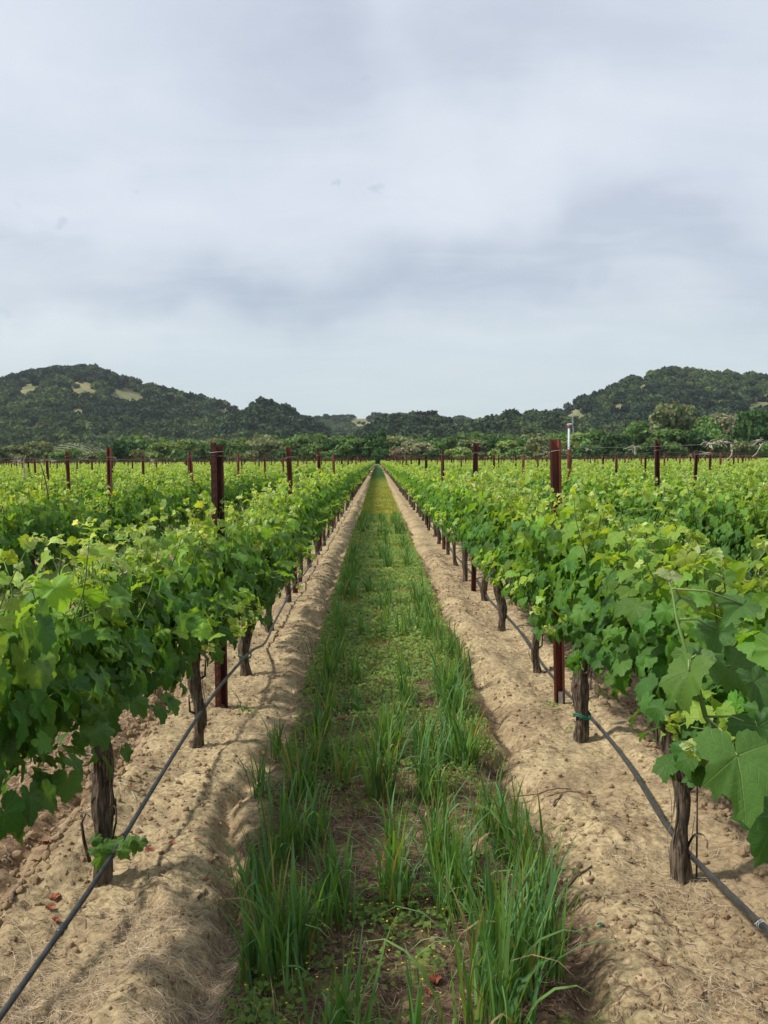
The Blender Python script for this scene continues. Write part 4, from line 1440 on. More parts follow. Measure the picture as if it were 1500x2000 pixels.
# the studded post set in front of the first channel post on the knoll side
o = empty('studded_post', (-1.006, 5.31, 0))
tag(o, 'dark T-shaped steel post with a line of studs, strapped to a channel post', 'trellis post')
link('shaft', TEE, o); link('studs', STUD, o)
mb = MB()
a = np.linspace(0, 2 * pi, 17)
mb.add(*tube(np.stack([0.012 + 0.044 * np.cos(a), 0.025 + 0.050 * np.sin(a), 1.615 + 0.004 * np.cos(a)], 1), 0.0016, 4, False))
link('wire_loop', mb.mesh('wire_loop', CLIP), o)
rp = [p for p in posts if (p[0], p[1]) not in pk and (p[3] > 12 and -200 < p[5] < 1700 or (p[3] < 12 and abs(p[0]) < 4))]
pp = [(p[2], p[3], 0) for p in rp]
fp = scatter('far_steel_posts', pp, g.random(len(pp)) * 6.28, np.stack([np.ones(len(pp)), np.ones(len(pp)), 1 + g.normal(size=len(pp)) * 0.03], 1), [CH, CH2])
tag(fp, 'hundreds of rusty post tops poking out of the far vine rows', 'trellis posts', kind='stuff')

# ------------------------------------------------------------------ trellis wires, old tendrils, hoses
def wire_path(x, z, y0, y1, sag, seed):
    g_ = np.random.default_rng(seed)
    out_ = []
    k0 = math.floor((y0 - P0) / PSP)
    for k in range(k0, int((y1 - P0) / PSP) + 1):
        s = sag * g_.uniform(0.4, 1.3)
        for u in np.linspace(0, 1, 7)[:-1]:
            out_.append((x, P0 + (k + u) * PSP, z - s * 4 * u * (1 - u)))
    return np.array(out_)


for row in (-5, -4, -3, -2, -1, 1, 2, 3, 4, 5):
    x = row_x(row)
    o = link('trellis_wire', None)
    bpy.data.objects.remove(o)
    mb = MB()
    zt = 1.60 if row < 0 else 1.63
    mb.add(*tube(wire_path(x + 0.02, zt, -1, 48, 0.035, row + 50), 0.0012, 4, False))
    o = link('trellis_wire', mb.mesh('trellis_wire', WIRE))
    tag(o, 'thin rusty top wire strung along the %s vine row, %s' % (ORD[abs(row)], side_words(row)), 'wire', 'top wires of the trellises')

g = np.random.default_rng(5)


def tendril_clump(pos, size, seed, hang=1.0):
    g = np.random.default_rng(seed)
    mb = MB()
    for k in range(int(9 + size * 60)):
        n = 12
        t = np.linspace(0, 1, n)
        p = np.cumsum(norm(np.cumsum(g.normal(size=(n, 3)) * 0.8, 0) + g.normal(size=3) * 1.2) * size * 0.085, 0)
        p[:, 1] *= 1.1
        p[:, 2] = p[:, 2] * 0.75 - hang * size * 0.15 * t
        p += np.array([0, g.normal() * size * 0.25, 0])
        mb.add(*tube(p, 0.0022 * (1.1 - 0.6 * t), 4))
    me = mb.mesh('dried_tendril', PALE)
    return link('dried_tendril', me, None, pos)


TD = [((40, 884), -2, .20, 'near the frame edge over the second row'), ((105, 884), -2, .13, 'beside a leaning post'), ((300, 887), -2, .16, 'over the middle of the second row'), ((505, 868 + 20), -2, .10, 'close to the far double post'),
      ((462, 884), -3, .14, 'on a wire past the studded post'), ((1238, 868), 1, .10, 'shaped like a small bow'), ((1385, 860), 1, .10, 'just before the largest tangle'), ((1410, 866), 1, .13, 'largest tangle, with a hanging curl'),
      ((1485, 857), 1, .08, 'last before the frame edge'), ((1065, 868), 1, .06, 'looped at the channel post top'), ((1030, 874), 2, .14, 'beyond the channel post'), ((950, 884), 2, .12, 'halfway to the alley'),
      ((1380, 880), 2, .16, 'below the largest tangle'), ((1150, 868), 1, .05, 'small one past the wind machine'), ((1350, 884), 3, .14, 'low one under the wires'), ((1000, 884), 2, .12, 'near the channel post on the alley side')]
for k, ((px, py), row, s_, wd) in enumerate(TD):
    x = row_x(row) + 0.02
    # distance along the row at which it shows at that pixel
    Y = abs(x) * FPX / max(abs(px - 738), 40)
    p = P(px, py, Y)
    z = (1.60 if row < 0 else 1.63) - 0.02
    o = tendril_clump((x, Y, z), s_ * 0.36 * min(Y / 3.2, 1.25), 700 + k)
    tag(o, 'pale dried tendril curls on the top wire, ' + wd, 'dried tendrils', 'dried tendrils caught on the wires')
# a pale bare cane arching down and a few standing dead canes
def cane(pts, r, label, mat=PALE, nm='bare_cane'):
    pts = np.array(pts)
    t = np.linspace(0, 1, len(pts)); q = np.linspace(0, 1, len(pts) * 4)
    pth = np.stack([np.interp(q, t, pts[:, a]) for a in range(3)], 1)
    k = np.ones(5) / 5
    sm = pth.copy()
    for a in range(3):
        sm[2:-2, a] = np.convolve(pth[:, a], k, 'valid')
    mb = MB(); mb.add(*tube(sm, r * (1 - 0.6 * q), 5))
    o = link(nm, mb.mesh(nm, mat))
    tag(o, label, 'cane')


cane([P(1428, 868, 2.86), P(1431, 885, 2.85), P(1425, 895, 2.84), P(1412, 902, 2.83)], .0035, 'pale bare cane arching down from the wire tangle')
cane([P(1490, 866, 4.6), P(1484, 874, 4.6), P(1478, 886, 4.6), P(1469, 892, 4.6)], .004, 'pale bare cane hanging off the wire near the edge')
cane([P(48, 935, 7.4), P(47, 915, 7.4), P(46, 900, 7.4), P(50, 890, 7.4)], .008, 'whitish bare cane standing upright below the wire')
cane([P(95, 975, 5.0), P(90, 945, 5.0), P(84, 920, 5.0), P(76, 898, 5.0)], .005, 'thin dark leafless cane leaning over the second row', TWIG)
cane([P(81, 955, 5.0), P(82, 930, 5.0), P(88, 918, 5.0)], .003, 'short dark twig beside the leaning leafless cane', TWIG)
cane([P(1205, 915, 4.2), P(1206, 890, 4.2), P(1202, 872, 4.2)], .002, 'thin brown cane hanging straight below the wire', TWIG)


def hose(pts, r, label, nm='drip_hose'):
    pts = np.array(pts)
    t = np.concatenate([[0], np.cumsum(np.linalg.norm(np.diff(pts, axis=0), axis=1))])
    q = np.linspace(0, t[-1], int(t[-1] / 0.06))
    pth = np.stack([np.interp(q, t, pts[:, a]) for a in range(3)], 1)
    sm = pth.copy()
    for a in range(3):
        sm[5:-5, a] = np.convolve(pth[:, a], np.ones(11) / 11, 'valid')
    o = empty(nm)
    mb = MB(); mb.add(*tube(sm, r, 12))
    link('pipe', mb.mesh('pipe', HOSE), o)
    tag(o, label, 'drip hose')
    return o, sm


pts = [P(-90, 2120, 1.95), P(0, 1985, 2.22), P(110, 1830, 2.52), P(205, 1698, 2.90), P(262, 1600, 3.25), P(318, 1508, 3.70), P(382, 1405, 4.45), P(437, 1330, 5.2), P(490, 1270, 6.05)]
gg = np.random.default_rng(3)
for Y in np.arange(7.0, 80, 0.78):
    pts.append((-0.955 + gg.normal() * 0.01, Y, 0.105 + gg.normal() * 0.02))
ho, hp = hose(pts, 0.0095, 'black irrigation hose crossing the trunks on the terraced knoll side of the alley')
for j_, (px, py) in enumerate([(108, 1836), (240, 1640)]):
    k = int(np.argmin([abs(proj(p)[0][0] - px) for p in hp[:80]]))
    mb = MB()
    a, b = hp[k], hp[k + 2]
    d = (b - a) / np.linalg.norm(b - a)
    L = 0.035
    mb.add(*tube([a, a + d * 0.004, a + d * 0.012, a + d * 0.016, a + d * 0.03, a + d * 0.034, a + d * .046], [0.010, 0.0135, 0.0135, 0.0115, 0.0115, 0.0135, 0.010], 12))
    link('coupling', mb.mesh('coupling', HOSE), ho)
pts = [P(1640, 1945, 2.05), P(1500, 1822, 2.35), P(1430, 1750, 2.62), P(1385, 1705, 2.85), P(1330, 1655, 3.20), P(1290, 1600, 3.5), P(1248, 1520, 3.9), P(1200, 1455, 4.35), P(1163, 1410, 4.75), P(1120, 1368, 5.4), P(1060, 1300, 6.3)]
for Y in np.arange(7.2, 80, 0.78):
    pts.append((1.17 + gg.normal() * 0.012, Y, 0.11 + gg.normal() * 0.02))
ho2, hp2 = hose(pts, 0.0100, 'black irrigation hose sagging behind the trunks on the wind machine side')
# thin wire beside it and the white tie near the frame edge
mb = MB()
wp = hp2[:60] + np.array([-0.012, -0.01, 0.018])
mb.add(*tube(wp, 0.0011, 4))
o = link('support_wire', mb.mesh('support_wire', WIRE)); tag(o, 'thin pale wire running just above the sagging black hose', 'wire')
k = int(np.argmin([abs(proj(p)[0][0] - 1488) for p in hp2[:80]]))
mb = MB()
a = np.linspace(0, 4 * pi, 26)
d = norm((hp2[k + 1] - hp2[k])[None])[0]
s1 = np.cross(d, (0, 0, 1)); s2 = np.cross(s1, d)
mb.add(*tube(hp2[k] + np.outer(np.cos(a), s1) * .0125 + np.outer(np.sin(a), s2) * .0125 + np.outer(a / 12.5 * 0.02, d), .0018, 4))
mb.add(*tube([hp2[k] + s1 * .01, hp2[k] + np.array([-.02, -.01, .02]), hp2[k] + np.array([-.03, -.01, .012])], .0016, 4))
o = link('white_tie', mb.mesh('white_tie', WHITEP)); tag(o, 'twist of white string tied round the sagging black hose', 'tie')
for row in (-3, -2, 2, 3):
    x = row_x(row)
    hose([(x + 0.03 + gg.normal() * .01, Y, 0.17 + gg.normal() * .02) for Y in np.arange(1.5, 40, 0.8)], 0.0095, 'black irrigation hose under the %s vine row, %s' % (ORD[abs(row)], side_words(row)))

# curled strip of loose bark and a stub on the first trunk of the wind machine side
mb = MB()
X0, Y0 = VR0.location.x, VR0.location.y
a = np.linspace(-0.6, 4.2, 22)
cen = np.stack([X0 + 0.052 + 0.030 * np.cos(a), Y0 - 0.03 + 0.01 * a, 0.16 + 0.045 * np.sin(a) - 0.012 * a], 1)
V_ = np.concatenate([cen + np.array([0, -0.008, 0]), cen + np.array([0, 0.008, 0.003])])
F_ = np.array([(i_, i_ + 1, 23 + i_, 22 + i_) for i_ in range(21)])
mb.add(V_, F_)
mb.add(*tube([(X0 + 0.052, Y0 - 0.01, 0.0), (X0 + 0.050, Y0 - .01, 0.3), (X0 + 0.048, Y0, 0.55)], [.004, .0035, .003], 5))
unparented('loose_bark', mb.mesh('loose_bark', BARK), VR0)
mb = MB()
X0, Y0 = VL0.location.x, VL0.location.y
mb.add(*tube([(X0 - 0.045, Y0 - .01, 0.10), (X0 - 0.062, Y0 - .015, 0.18), (X0 - 0.068, Y0 - .02, 0.25), (X0 - 0.050, Y0 - .02, 0.285), (X0 - 0.040, Y0 - .01, 0.27)], [.007, .006, .005, .003, .002], 6))
mb.add(*tube([(X0 + 0.035, Y0 - .01, 0.17), (X0 + 0.056, Y0 - .015, 0.25), (X0 + 0.060, Y0 - .02, 0.30), (X0 + 0.05, Y0 - .02, 0.315)], [.005, .004, .003, .002], 6))
unparented('bark_stub', mb.mesh('bark_stub', BARK), VL0)

# ------------------------------------------------------------------ wind machine
WY = 224.0
wb = P(1111, 894, WY)
wm = empty('wind_machine', (wb[0], WY, 0))
tag(wm, 'tall white frost-protection wind machine with two blades, rising from the vines', 'wind machine')
hub_z = P(1111, 832, WY)[2]
mb = MB()
mb.add(*tube([(0, 0, -0.3), (0, 0, 2.0), (0, 0, hub_z - 0.4)], [0.34, 0.32, 0.29], 16))
link('pole', mb.mesh('pole', WHITEP), wm)
mb = MB()
mb.add(*tube([(0, 0, hub_z - 0.45), (0, 0, hub_z + 0.1)], [0.42, 0.40], 14))
link('red_collar', mb.mesh('red_collar', REDP), wm)
mb = MB()
mb.add(*tube([(-0.5, 0, hub_z + 0.35), (0.4, 0, hub_z + 0.40), (1.05, 0, hub_z + 0.42)], [0.22, 0.30, 0.16], 10))
link('gearbox', mb.mesh('gearbox', WHITEP), wm)
for s_ in (1, -1):
    q = np.linspace(0.1, 1, 8)
    L = 3.0
    c_ = np.stack([1.0 - 0.12 * s_ * q * 1.5, 0 * q, hub_z + 0.42 + s_ * q * L], 1)
    wd = 0.21 * (1 - 0.45 * q)[:, None] * np.array([[0.85, 0.5, 0]])
    thk = np.array([[-0.02, 0.04, 0]])
    V_ = np.concatenate([c_ - wd, c_ + wd, c_ + wd * 0.9 + thk, c_ - wd * 0.9 + thk])
    F_ = []
    for a in range(7):
        for u, v in ((0, 1), (1, 2), (2, 3), (3, 0)):
            F_.append((u * 8 + a, u * 8 + a + 1, v * 8 + a + 1, v * 8 + a))
    F_ += [(0, 8, 16, 24), (7, 15, 23, 31)]
    mb = MB(); mb.add(V_, np.array(F_))
    link('blade', mb.mesh('blade', WHITEP, False), wm)


# ------------------------------------------------------------------ grass of the alley
def blades(base, az, H, width, bend, col, g, seg=6, tipcol=None, fold=True):
    """curved tapering blades, n of them"""
    n = len(base)
    t = np.linspace(0, 1, seg + 1)
    d = np.stack([np.cos(az), np.sin(az), np.zeros(n)], 1)
    sd_ = np.stack([-np.sin(az), np.cos(az), np.zeros(n)], 1)
    # angle from vertical grows along the blade
    th0 = g.uniform(0.02, 0.22, n)
    ang_ = th0[:, None] + bend[:, None] * t[None] ** 2.2
    ds = H[:, None] / seg
    hx = np.concatenate([np.zeros((n, 1)), np.cumsum(np.sin(ang_[:, 1:]) * ds, 1)], 1)
    hz_ = np.concatenate([np.zeros((n, 1)), np.cumsum(np.cos(ang_[:, 1:]) * ds, 1)], 1)
    c = base[:, None] + d[:, None] * hx[..., None] + np.array([0, 0, 1.0]) * hz_[..., None]
    wd = width[:, None] * (np.minimum(1.0, 0.55 + t * 1.6) * np.clip((1 - t) * 2.1, 0, 1) ** 0.75 + 0.02)[None]
    twist = g.normal(size=(n, 1)) * 0.9 * t[None]
    s_vec = sd_[:, None] * np.cos(twist)[..., None] + d[:, None] * np.sin(twist)[..., None] * 0.6
    A = c - s_vec * wd[..., None] / 2
    B = c + s_vec * wd[..., None] / 2
    V_ = np.stack([A, B], 2).reshape(n, -1, 3)
    k = 2 * (seg + 1)
    q = np.arange(seg)
    f = np.stack([2 * q, 2 * q + 1, 2 * q + 3, 2 * q + 2], 1)
    F_ = (f[None] + (np.arange(n) * k)[:, None, None]).reshape(-1, 4)
    cc = np.repeat(col[:, None], seg + 1, 1)
    if tipcol is not None:
        cc = cc + (tipcol - cc) * (t[None, :, None] ** 4) * 0.6
    # pale towards the foot
    cc = cc * 1.0 + (np.array([0.13, 0.15, 0.05]) - cc) * (np.clip(1 - t * 3.2, 0, 1)[None, :, None]) * 0.6
    cc = np.repeat(cc, 2, 1).reshape(-1, 3)
    return V_.reshape(-1, 3), F_, cc


g = np.random.default_rng(21)
mb = MB()
GREEN_A, GREEN_B = np.array([0.058, 0.165, 0.046]), np.array([0.145, 0.270, 0.058])
clumps = []
# clumps the photograph shows close by: (foot pixel, height m, radius m, how many stems)
for (px, py, H, r, n) in [(545, 1895, .34, .075, 40), (505, 1910, .24, .05, 20), (585, 1880, .28, .05, 20), (650, 1800, .30, .05, 22), (662, 1760, .26, .04, 14), (775, 1770, .32, .05, 20), (768, 1720, .34, .04, 18), (880, 1780, .36, .055, 30),
                          (860, 1700, .36, .05, 26), (905, 1750, .30, .04, 14), (960, 1965, .48, .042, 20), (1020, 1940, .42, .042, 20), (1052, 1885, .36, .035, 16), (925, 2040, .46, .045, 14), (1000, 2075, .42, .045, 16), (700, 2080, .30, .06, 18), (650, 2090, .26, .05, 12),
                          (810, 2110, .26, .05, 10), (560, 1680, .34, .055, 28), (620, 1650, .28, .05, 18), (590, 1560, .34, .05, 26), (670, 1530, .28, .04, 14), (745, 1560, .38, .05, 30), (755, 1480, .34, .05, 26), (835, 1560, .36, .05, 30),
                          (830, 1480, .30, .05, 24), (985, 1690, .36, .05, 22), (950, 1640, .34, .045, 20), (1020, 1720, .34, .045, 20), (875, 1500, .28, .04, 20), (920, 1500, .26, .04, 16), (1062, 1760, .44, .02, 6), (1035, 1820, .34, .035, 14), (510, 1560, .26, .03, 8), (540, 1480, .24, .03, 10),
                          (880, 1380, .34, .05, 26), (900, 1340, .34, .05, 22), (885, 1290, .30, .05, 20), (630, 1440, .34, .05, 22), (500, 1760, .3, .05, 16), (980, 1850, .34, .06, 22), (1085, 1905, .28, .03, 10)]:
    p = G(px, py)
    clumps.append((p[0], p[1], H, r, n))
# drill lines along the alley
for xl, den_, hh in ((-0.44, 2.6, .27), (-0.37, 3.4, .30), (-0.20, 1.3, .24), (-0.04, 1.0, .24), (0.05, 2.8, .29), (0.18, 1.3, .26), (0.27, 0.8, .24), (0.37, 3.8, .30), (0.43, 1.2, .26)):
    Y = 4.2
    while Y < 22:
        Y += g.exponential((1.0 if Y < 5.5 else 1.45) / den_)
        dens = vnoise(np.array([xl * 5]), np.array([Y * 0.35]), 8)[0]
        if dens < -0.5: continue
        if Y > 8 and xl in (-0.20, -0.04, 0.27, 0.18, 0.43) and g.random() < 0.75: continue
        clumps.append((xl + XC + g.normal() * 0.035, Y, hh * g.uniform(0.7, 1.2), 0.042 * g.uniform(0.7, 1.4), int(g.uniform(8, 17) * (0.8 if Y > 6 else 1))))
for (x, y, H, r, n) in clumps:
    nb = int(n * (2.3 if y < 6 else 2.4 if y < 14 else 2))
    base = np.stack([x + g.normal(size=nb) * r * 0.6, y + g.normal(size=nb) * r * 1.1, np.full(nb, -0.01)], 1)
    Hh = H * g.uniform(0.45, 1.22, nb)
    bend = np.where(g.random(nb) < 0.22, g.uniform(1.2, 2.9, nb), g.uniform(0.05, 0.8, nb))
    wd = g.uniform(0.0055, 0.0125, nb) * np.where(g.random(nb) < 0.2, 1.35, 1.0) * (1 if y < 8 else 1.35 if y < 16 else 1.9)
    u = g.random((nb, 1))
    col = (GREEN_A * (1 - u) + GREEN_B * u) * g.uniform(0.75, 1.3, (nb, 1))
    yel = g.random(nb) < 0.05
    col[yel] = np.array([0.30, 0.24, 0.09])
    mb.add(*blades(base, g.uniform(0, 2 * pi, nb), Hh, wd, bend, col, g, 7 if y < 7 else 4))
    # upright stems
    ns = max(3, n // 3)
    if y < 8:
        base = np.stack([x + g.normal(size=ns) * r * 0.6, y + g.normal(size=ns) * r * 1.1, np.full(ns, -0.01)], 1)
        mb.add(*blades(base, g.uniform(0, 2 * pi, ns), H * g.uniform(0.4, 0.7, ns), np.full(ns, 0.0045), g.uniform(0, 0.2, ns), np.tile(np.array([0.10, 0.17, 0.055]), (ns, 1)), g, 4))
# thin mixed seedlings, yellowing and dry blades between the tufts
nb = 9000
Yb = 1.9 + 20 * g.random(nb) ** 1.5
xb = XC + g.uniform(-0.54, 0.54, nb) + g.normal(size=nb) * 0.02
kb = fbm(xb * 4 + 3, Yb * 3, 81, 3) + 0.15 * (np.abs(xb - XC) > 0.3) > g.uniform(-0.25, 0.6, nb)
xb, Yb = xb[kb], Yb[kb]
nb = len(xb)
pal = np.array([[0.11, 0.20, 0.05], [0.15, 0.25, 0.06], [0.07, 0.15, 0.045], [0.36, 0.31, 0.14], [0.28, 0.32, 0.08]])
colb = pal[g.choice(5, nb, p=[.2, .25, .12, .18, .25])] * g.uniform(0.7, 1.25, (nb, 1))
mb.add(*blades(np.stack([xb, Yb, np.full(nb, -0.01)], 1), g.uniform(0, 2 * pi, nb), g.uniform(0.05, 0.20, nb), g.uniform(0.0022, 0.0050, nb) * np.clip(Yb / 7, 1, 2.2),
               g.uniform(0.1, 2.2, nb), colb, g, 5))
# stray blades at the furrow edges
for (px, py, H) in [(575, 1370, .35), (470, 1400, .2), (500, 1560, .26), (610, 1300, .3), (985, 1520, .2), (960, 1480, .15)]:
    p = G(px, py)
    base = np.tile(np.array([[p[0], p[1], 0.0]]), (4, 1)) + g.normal(size=(4, 3)) * [0.01, 0.01, 0]
    mb.add(*blades(base, g.uniform(2.4, 3.8, 4), H * g.uniform(.7, 1.1, 4), np.full(4, .007), g.uniform(.5, 1.2, 4), np.tile(GREEN_A * 0.9, (4, 1)), g, 7))
gr = link('tall_grass', mb.mesh('tall_grass', BLADE))
tag(gr, 'tufts of tall blue-green cereal grass standing in lines along the alley', 'grass', kind='stuff')

# short turf filling the alley farther on
mb = MB()
n = 90000
Y = 3.6 * (150 / 3.6) ** (g.random(n) ** 0.66)
x = XC + g.uniform(-0.56, 0.56, n)
msk = (vnoise(x * 4, Y * 2.2, 44) + 0.9 * np.clip((Y - 4.5) / 5, 0, 1) + 0.25) > g.uniform(-0.2, 0.6, n)
x, Y = x[msk], Y[msk]
n = len(x)
far = np.clip((Y - 55) / 18, 0, 1)[:, None]
c1 = np.array([0.340, 0.350, 0.065]); c2 = np.array([0.155, 0.245, 0.050]); c3 = np.array([0.055, 0.150, 0.042])
u = np.clip(0.55 + 0.45 * vnoise(x * 3, Y * 1.3, 4) + 0.2 * g.normal(size=n), 0, 1)[:, None]
# a greener band on one side of the alley, yellower in the middle
u = np.clip(u * (0.7 + 0.6 * (x[:, None] > XC - 0.22)), 0, 1)
col = (c2 + (c1 - c2) * u) * (1 - far) + c3 * far
col = col * g.uniform(0.7, 1.3, (n, 1))
base = np.stack([x, Y, np.full(n, -0.005)], 1)
scl = np.clip(Y / 9, 0.8, 6)
mb.add(*blades(base, g.uniform(0, 6.28, n), g.uniform(0.035, 0.085, n) * np.clip(scl ** 0.35, 1, 2) * (1 + far[:, 0]), 0.0055 * scl, g.uniform(0.2, 1.5, n), col, g, 3))
tf = link('short_grass', mb.mesh('short_grass', BLADE))
tag(tf, 'short yellow-green turf carpeting the alley between the grass tufts', 'grass', kind='stuff')

# low weeds: rounded lobed leaves close to the ground
mb = MB()
n = 48000
Y = 2.0 + (24 - 2.0) * g.random(n) ** 1.5
x = XC + g.uniform(-0.58, 0.56, n)
m1 = fbm(x * 3.1 + 5, Y * 2.4, 61, 3) + 0.85 * np.clip((Y - 3.2) / 2.2, 0, 1) - 0.75 * np.clip((3.4 - Y) * 1.2, 0, 1)
keep = m1 > g.uniform(0.12, 0.55, n)
x, Y = x[keep], Y[keep]
# small weed spots on the bare soil as well
e = [(480, 1400), (1140, 1400), (1105, 1310), (1290, 1470), (1135, 1440), (455, 1255), (700, 1960), (590, 1930), (480, 1960), (500, 1990), (735, 1750), (720, 1810), (640, 1890), (850, 1890), (1060, 1200), (1180, 1370), (540, 1950), (740, 1900), (1080, 1395)]
ex, ey = [], []
for (px, py) in e:
    p = G(px, py)
    k = 22
    ex.append(p[0] + g.normal(size=k) * 0.035); ey.append(p[1] + g.normal(size=k) * 0.045)
x = np.concatenate([x] + ex); Y = np.concatenate([Y] + ey)
n = len(x)
pos = np.stack([x, Y, ground_h(x, Y) + g.uniform(0.012, 0.05, n)], 1)
nr = np.stack([g.normal(size=n) * 0.35, -0.25 + g.normal(size=n) * 0.35, np.ones(n)], 1)
tp = g.normal(size=(n, 3))
u = g.random((n, 1))
col = (np.array([0.075, 0.160, 0.032]) * (1 - u) + np.array([0.200, 0.270, 0.055]) * u) * (1 + 0.25 * np.clip((Y - 4) / 4, 0, 1))[:, None]
add_leaves(mb, 'lo', pos, nr, tp, g.uniform(0.007, 0.015, n) * np.clip(Y / 5, 1, 3), col, g)
wd = link('ground_weeds', mb.mesh('ground_weeds', WEED))
tag(wd, 'low round-leaved green weeds spreading over the brown alley floor', 'weeds', kind='stuff')

# tiny yellow flowers
mb = MB()
n = 1500
Y = 2.0 + 14 * g.random(n) ** 1.3
x = XC + g.uniform(-0.5, 0.54, n)
keep = fbm(x * 3.1 + 5, Y * 2.4, 61, 3) + 0.25 * np.clip((Y - 3) / 3, 0, 1) > g.uniform(-0.1, 0.5, n)
x, Y = x[keep][:900], Y[keep][:900]
ex = [G(a, b) for a, b in [(722, 1756), (737, 1797), (768, 1806), (725, 1833), (690, 1907), (602, 1907), (604, 1930), (546, 1920), (588, 1978), (640, 1970), (702, 1968), (560, 1993), (825, 1992), (860, 1990), (955, 1808), (978, 1890), (1020, 1795), (1002, 1855), (658, 1927), (480, 1970), (590, 1990)]]
x = np.concatenate([x, [p[0] for p in ex]]); Y = np.concatenate([Y, [p[1] for p in ex]])
n = len(x)
z = ground_h(x, Y) + g.uniform(0.03, 0.07, n)
a = np.arange(10) * 2 * pi / 10
rr = np.where(np.arange(10) % 2 == 0, 1.0, 0.55)
tmp = np.stack([np.cos(a) * rr, np.sin(a) * rr, 0.3 * rr], 1)
s_ = (0.0042 * np.clip(Y / 5, 1, 2.2))[:, None, None]
V_ = np.stack([x, Y, z], 1)[:, None] + tmp[None] * s_ + np.zeros((n, 10, 3))
mb.add(V_.reshape(-1, 3), np.arange(n * 10).reshape(n, 10), (0.75, 0.62, 0.03))
st_b = np.stack([x, Y, z - 0.05], 1)
stp = blades(st_b, g.uniform(0, 6.28, n), np.full(n, .052), np.full(n, .0016), np.zeros(n), np.tile([[.08, .13, .03]], (n, 1)), g, 2)
mb.add(*stp)
fl = link('yellow_flowers', mb.mesh('yellow_flowers', DRY))
tag(fl, 'tiny yellow buttercup-like flowers dotted among the alley weeds', 'flowers', kind='stuff')

# ------------------------------------------------------------------ straw, prunings, clods
mb = MB()


def litter(n, xr, yr, ypow, L, wdt, cols, zoff, maskf=None, seg=3, curl=0.8):
    Y = yr[0] + (yr[1] - yr[0]) * g.random(n) ** ypow
    x = g.uniform(xr[0], xr[1], n)
    if maskf is not None:
        k = maskf(x, Y)
        x, Y = x[k], Y[k]
    n = len(x)
    L_ = g.uniform(L[0], L[1], n) * np.clip(Y / 7, 1, 2)
    az = g.uniform(0, 2 * pi, n)
    t = np.linspace(0, 1, seg + 1)
    cv = g.normal(size=(n, 1)) * curl
    aa = az[:, None] + cv * t[None]
    px_ = x[:, None] + np.cumsum(np.cos(aa) * L_[:, None] / seg, 1)
    py_ = Y[:, None] + np.cumsum(np.sin(aa) * L_[:, None] / seg, 1)
    tilt = np.abs(g.normal(size=(n, 1))) * 0.12
    pz = ground_h(px_, py_) + zoff + tilt * L_[:, None] * np.abs(t[None] - g.random((n, 1)))
    c = np.stack([px_, py_, pz], -1)
    wv = g.uniform(wdt[0], wdt[1], (n, 1)) * np.clip(Y / 6, 1, 2)[:, None] * (1 - 0.5 * t[None])
    s_v = np.stack([-np.sin(aa), np.cos(aa), 0.4 * g.normal(size=(n, 1)) + 0 * aa], -1)
    s_v /= np.linalg.norm(s_v, axis=-1, keepdims=True)
    A, B = c - s_v * wv[..., None] / 2, c + s_v * wv[..., None] / 2
    T3 = c + np.array([0, 0, 1.0]) * wv[..., None] * 0.5
    V_ = np.stack([A, T3, B], 2).reshape(n, -1, 3)
    k = 3 * (seg + 1)
    q = np.arange(seg)
    f = np.concatenate([np.stack([3 * q, 3 * q + 1, 3 * q + 4, 3 * q + 3], 1), np.stack([3 * q + 1, 3 * q + 2, 3 * q + 5, 3 * q + 4], 1)])
    F_ = (f[None] + (np.arange(n) * k)[:, None, None]).reshape(-1, 4)
    cc = np.array(cols)[g.integers(0, len(cols), n)] * g.uniform(0.7, 1.3, (n, 1))
    mb.add(V_.reshape(-1, 3), F_, np.repeat(cc, k, 0))


STRAW = [(0.44, 0.37, 0.185), (0.34, 0.275, 0.14), (0.55, 0.475, 0.26)]
BROWN = [(0.12, 0.078, 0.048), (0.17, 0.11, 0.07), (0.08, 0.05, 0.034)]
patchy = lambda f1, f2, thr, sd: (lambda x, Y: fbm(x * f1, Y * f2, sd, 3) > thr + 0.3 * (g.random(len(x)) - 0.5))
litter(52000, (-2.9, 3.2), (1.9, 14), 1.5, (0.010, 0.045), (0.0012, 0.0034), BROWN, 0.003, patchy(2.6, 2.2, -0.1, 71))
litter(9000, (-2.9, 3.2), (1.9, 14), 1.5, (0.015, 0.07), (0.0010, 0.0026), STRAW, 0.005, patchy(1.9, 1.6, 0.15, 72))
litter(26000, (-0.56, 0.68), (1.9, 12), 1.5, (0.015, 0.06), (0.0010, 0.0026), BROWN + STRAW[:1] + [(0.24, 0.15, 0.09)] * 2, 0.006, None)
# heavier straw on the furrow shoulders close to the camera
litter(9000, (-1.35, -0.45), (1.95, 3.0), 1.0, (0.03, 0.12), (0.0007, 0.0016), STRAW, 0.008, patchy(4, 3, -0.15, 73), 5, 1.6)
litter(5000, (0.80, 1.7), (2.0, 3.3), 1.0, (0.03, 0.12), (0.0007, 0.0016), STRAW, 0.008, patchy(4, 3, 0.1, 74), 5, 1.6)
litter(5000, (-2.6, -1.2), (2.6, 6.0), 1.0, (0.03, 0.12), (0.001, 0.0028), STRAW, 0.012, patchy(4, 3, 0.2, 75), 4, 0.8)
sl = link('straw_litter', mb.mesh('straw_litter', DRY))
tag(sl, 'dry straw and vine bark shreds littering the bare tan soil', 'litter', kind='stuff')

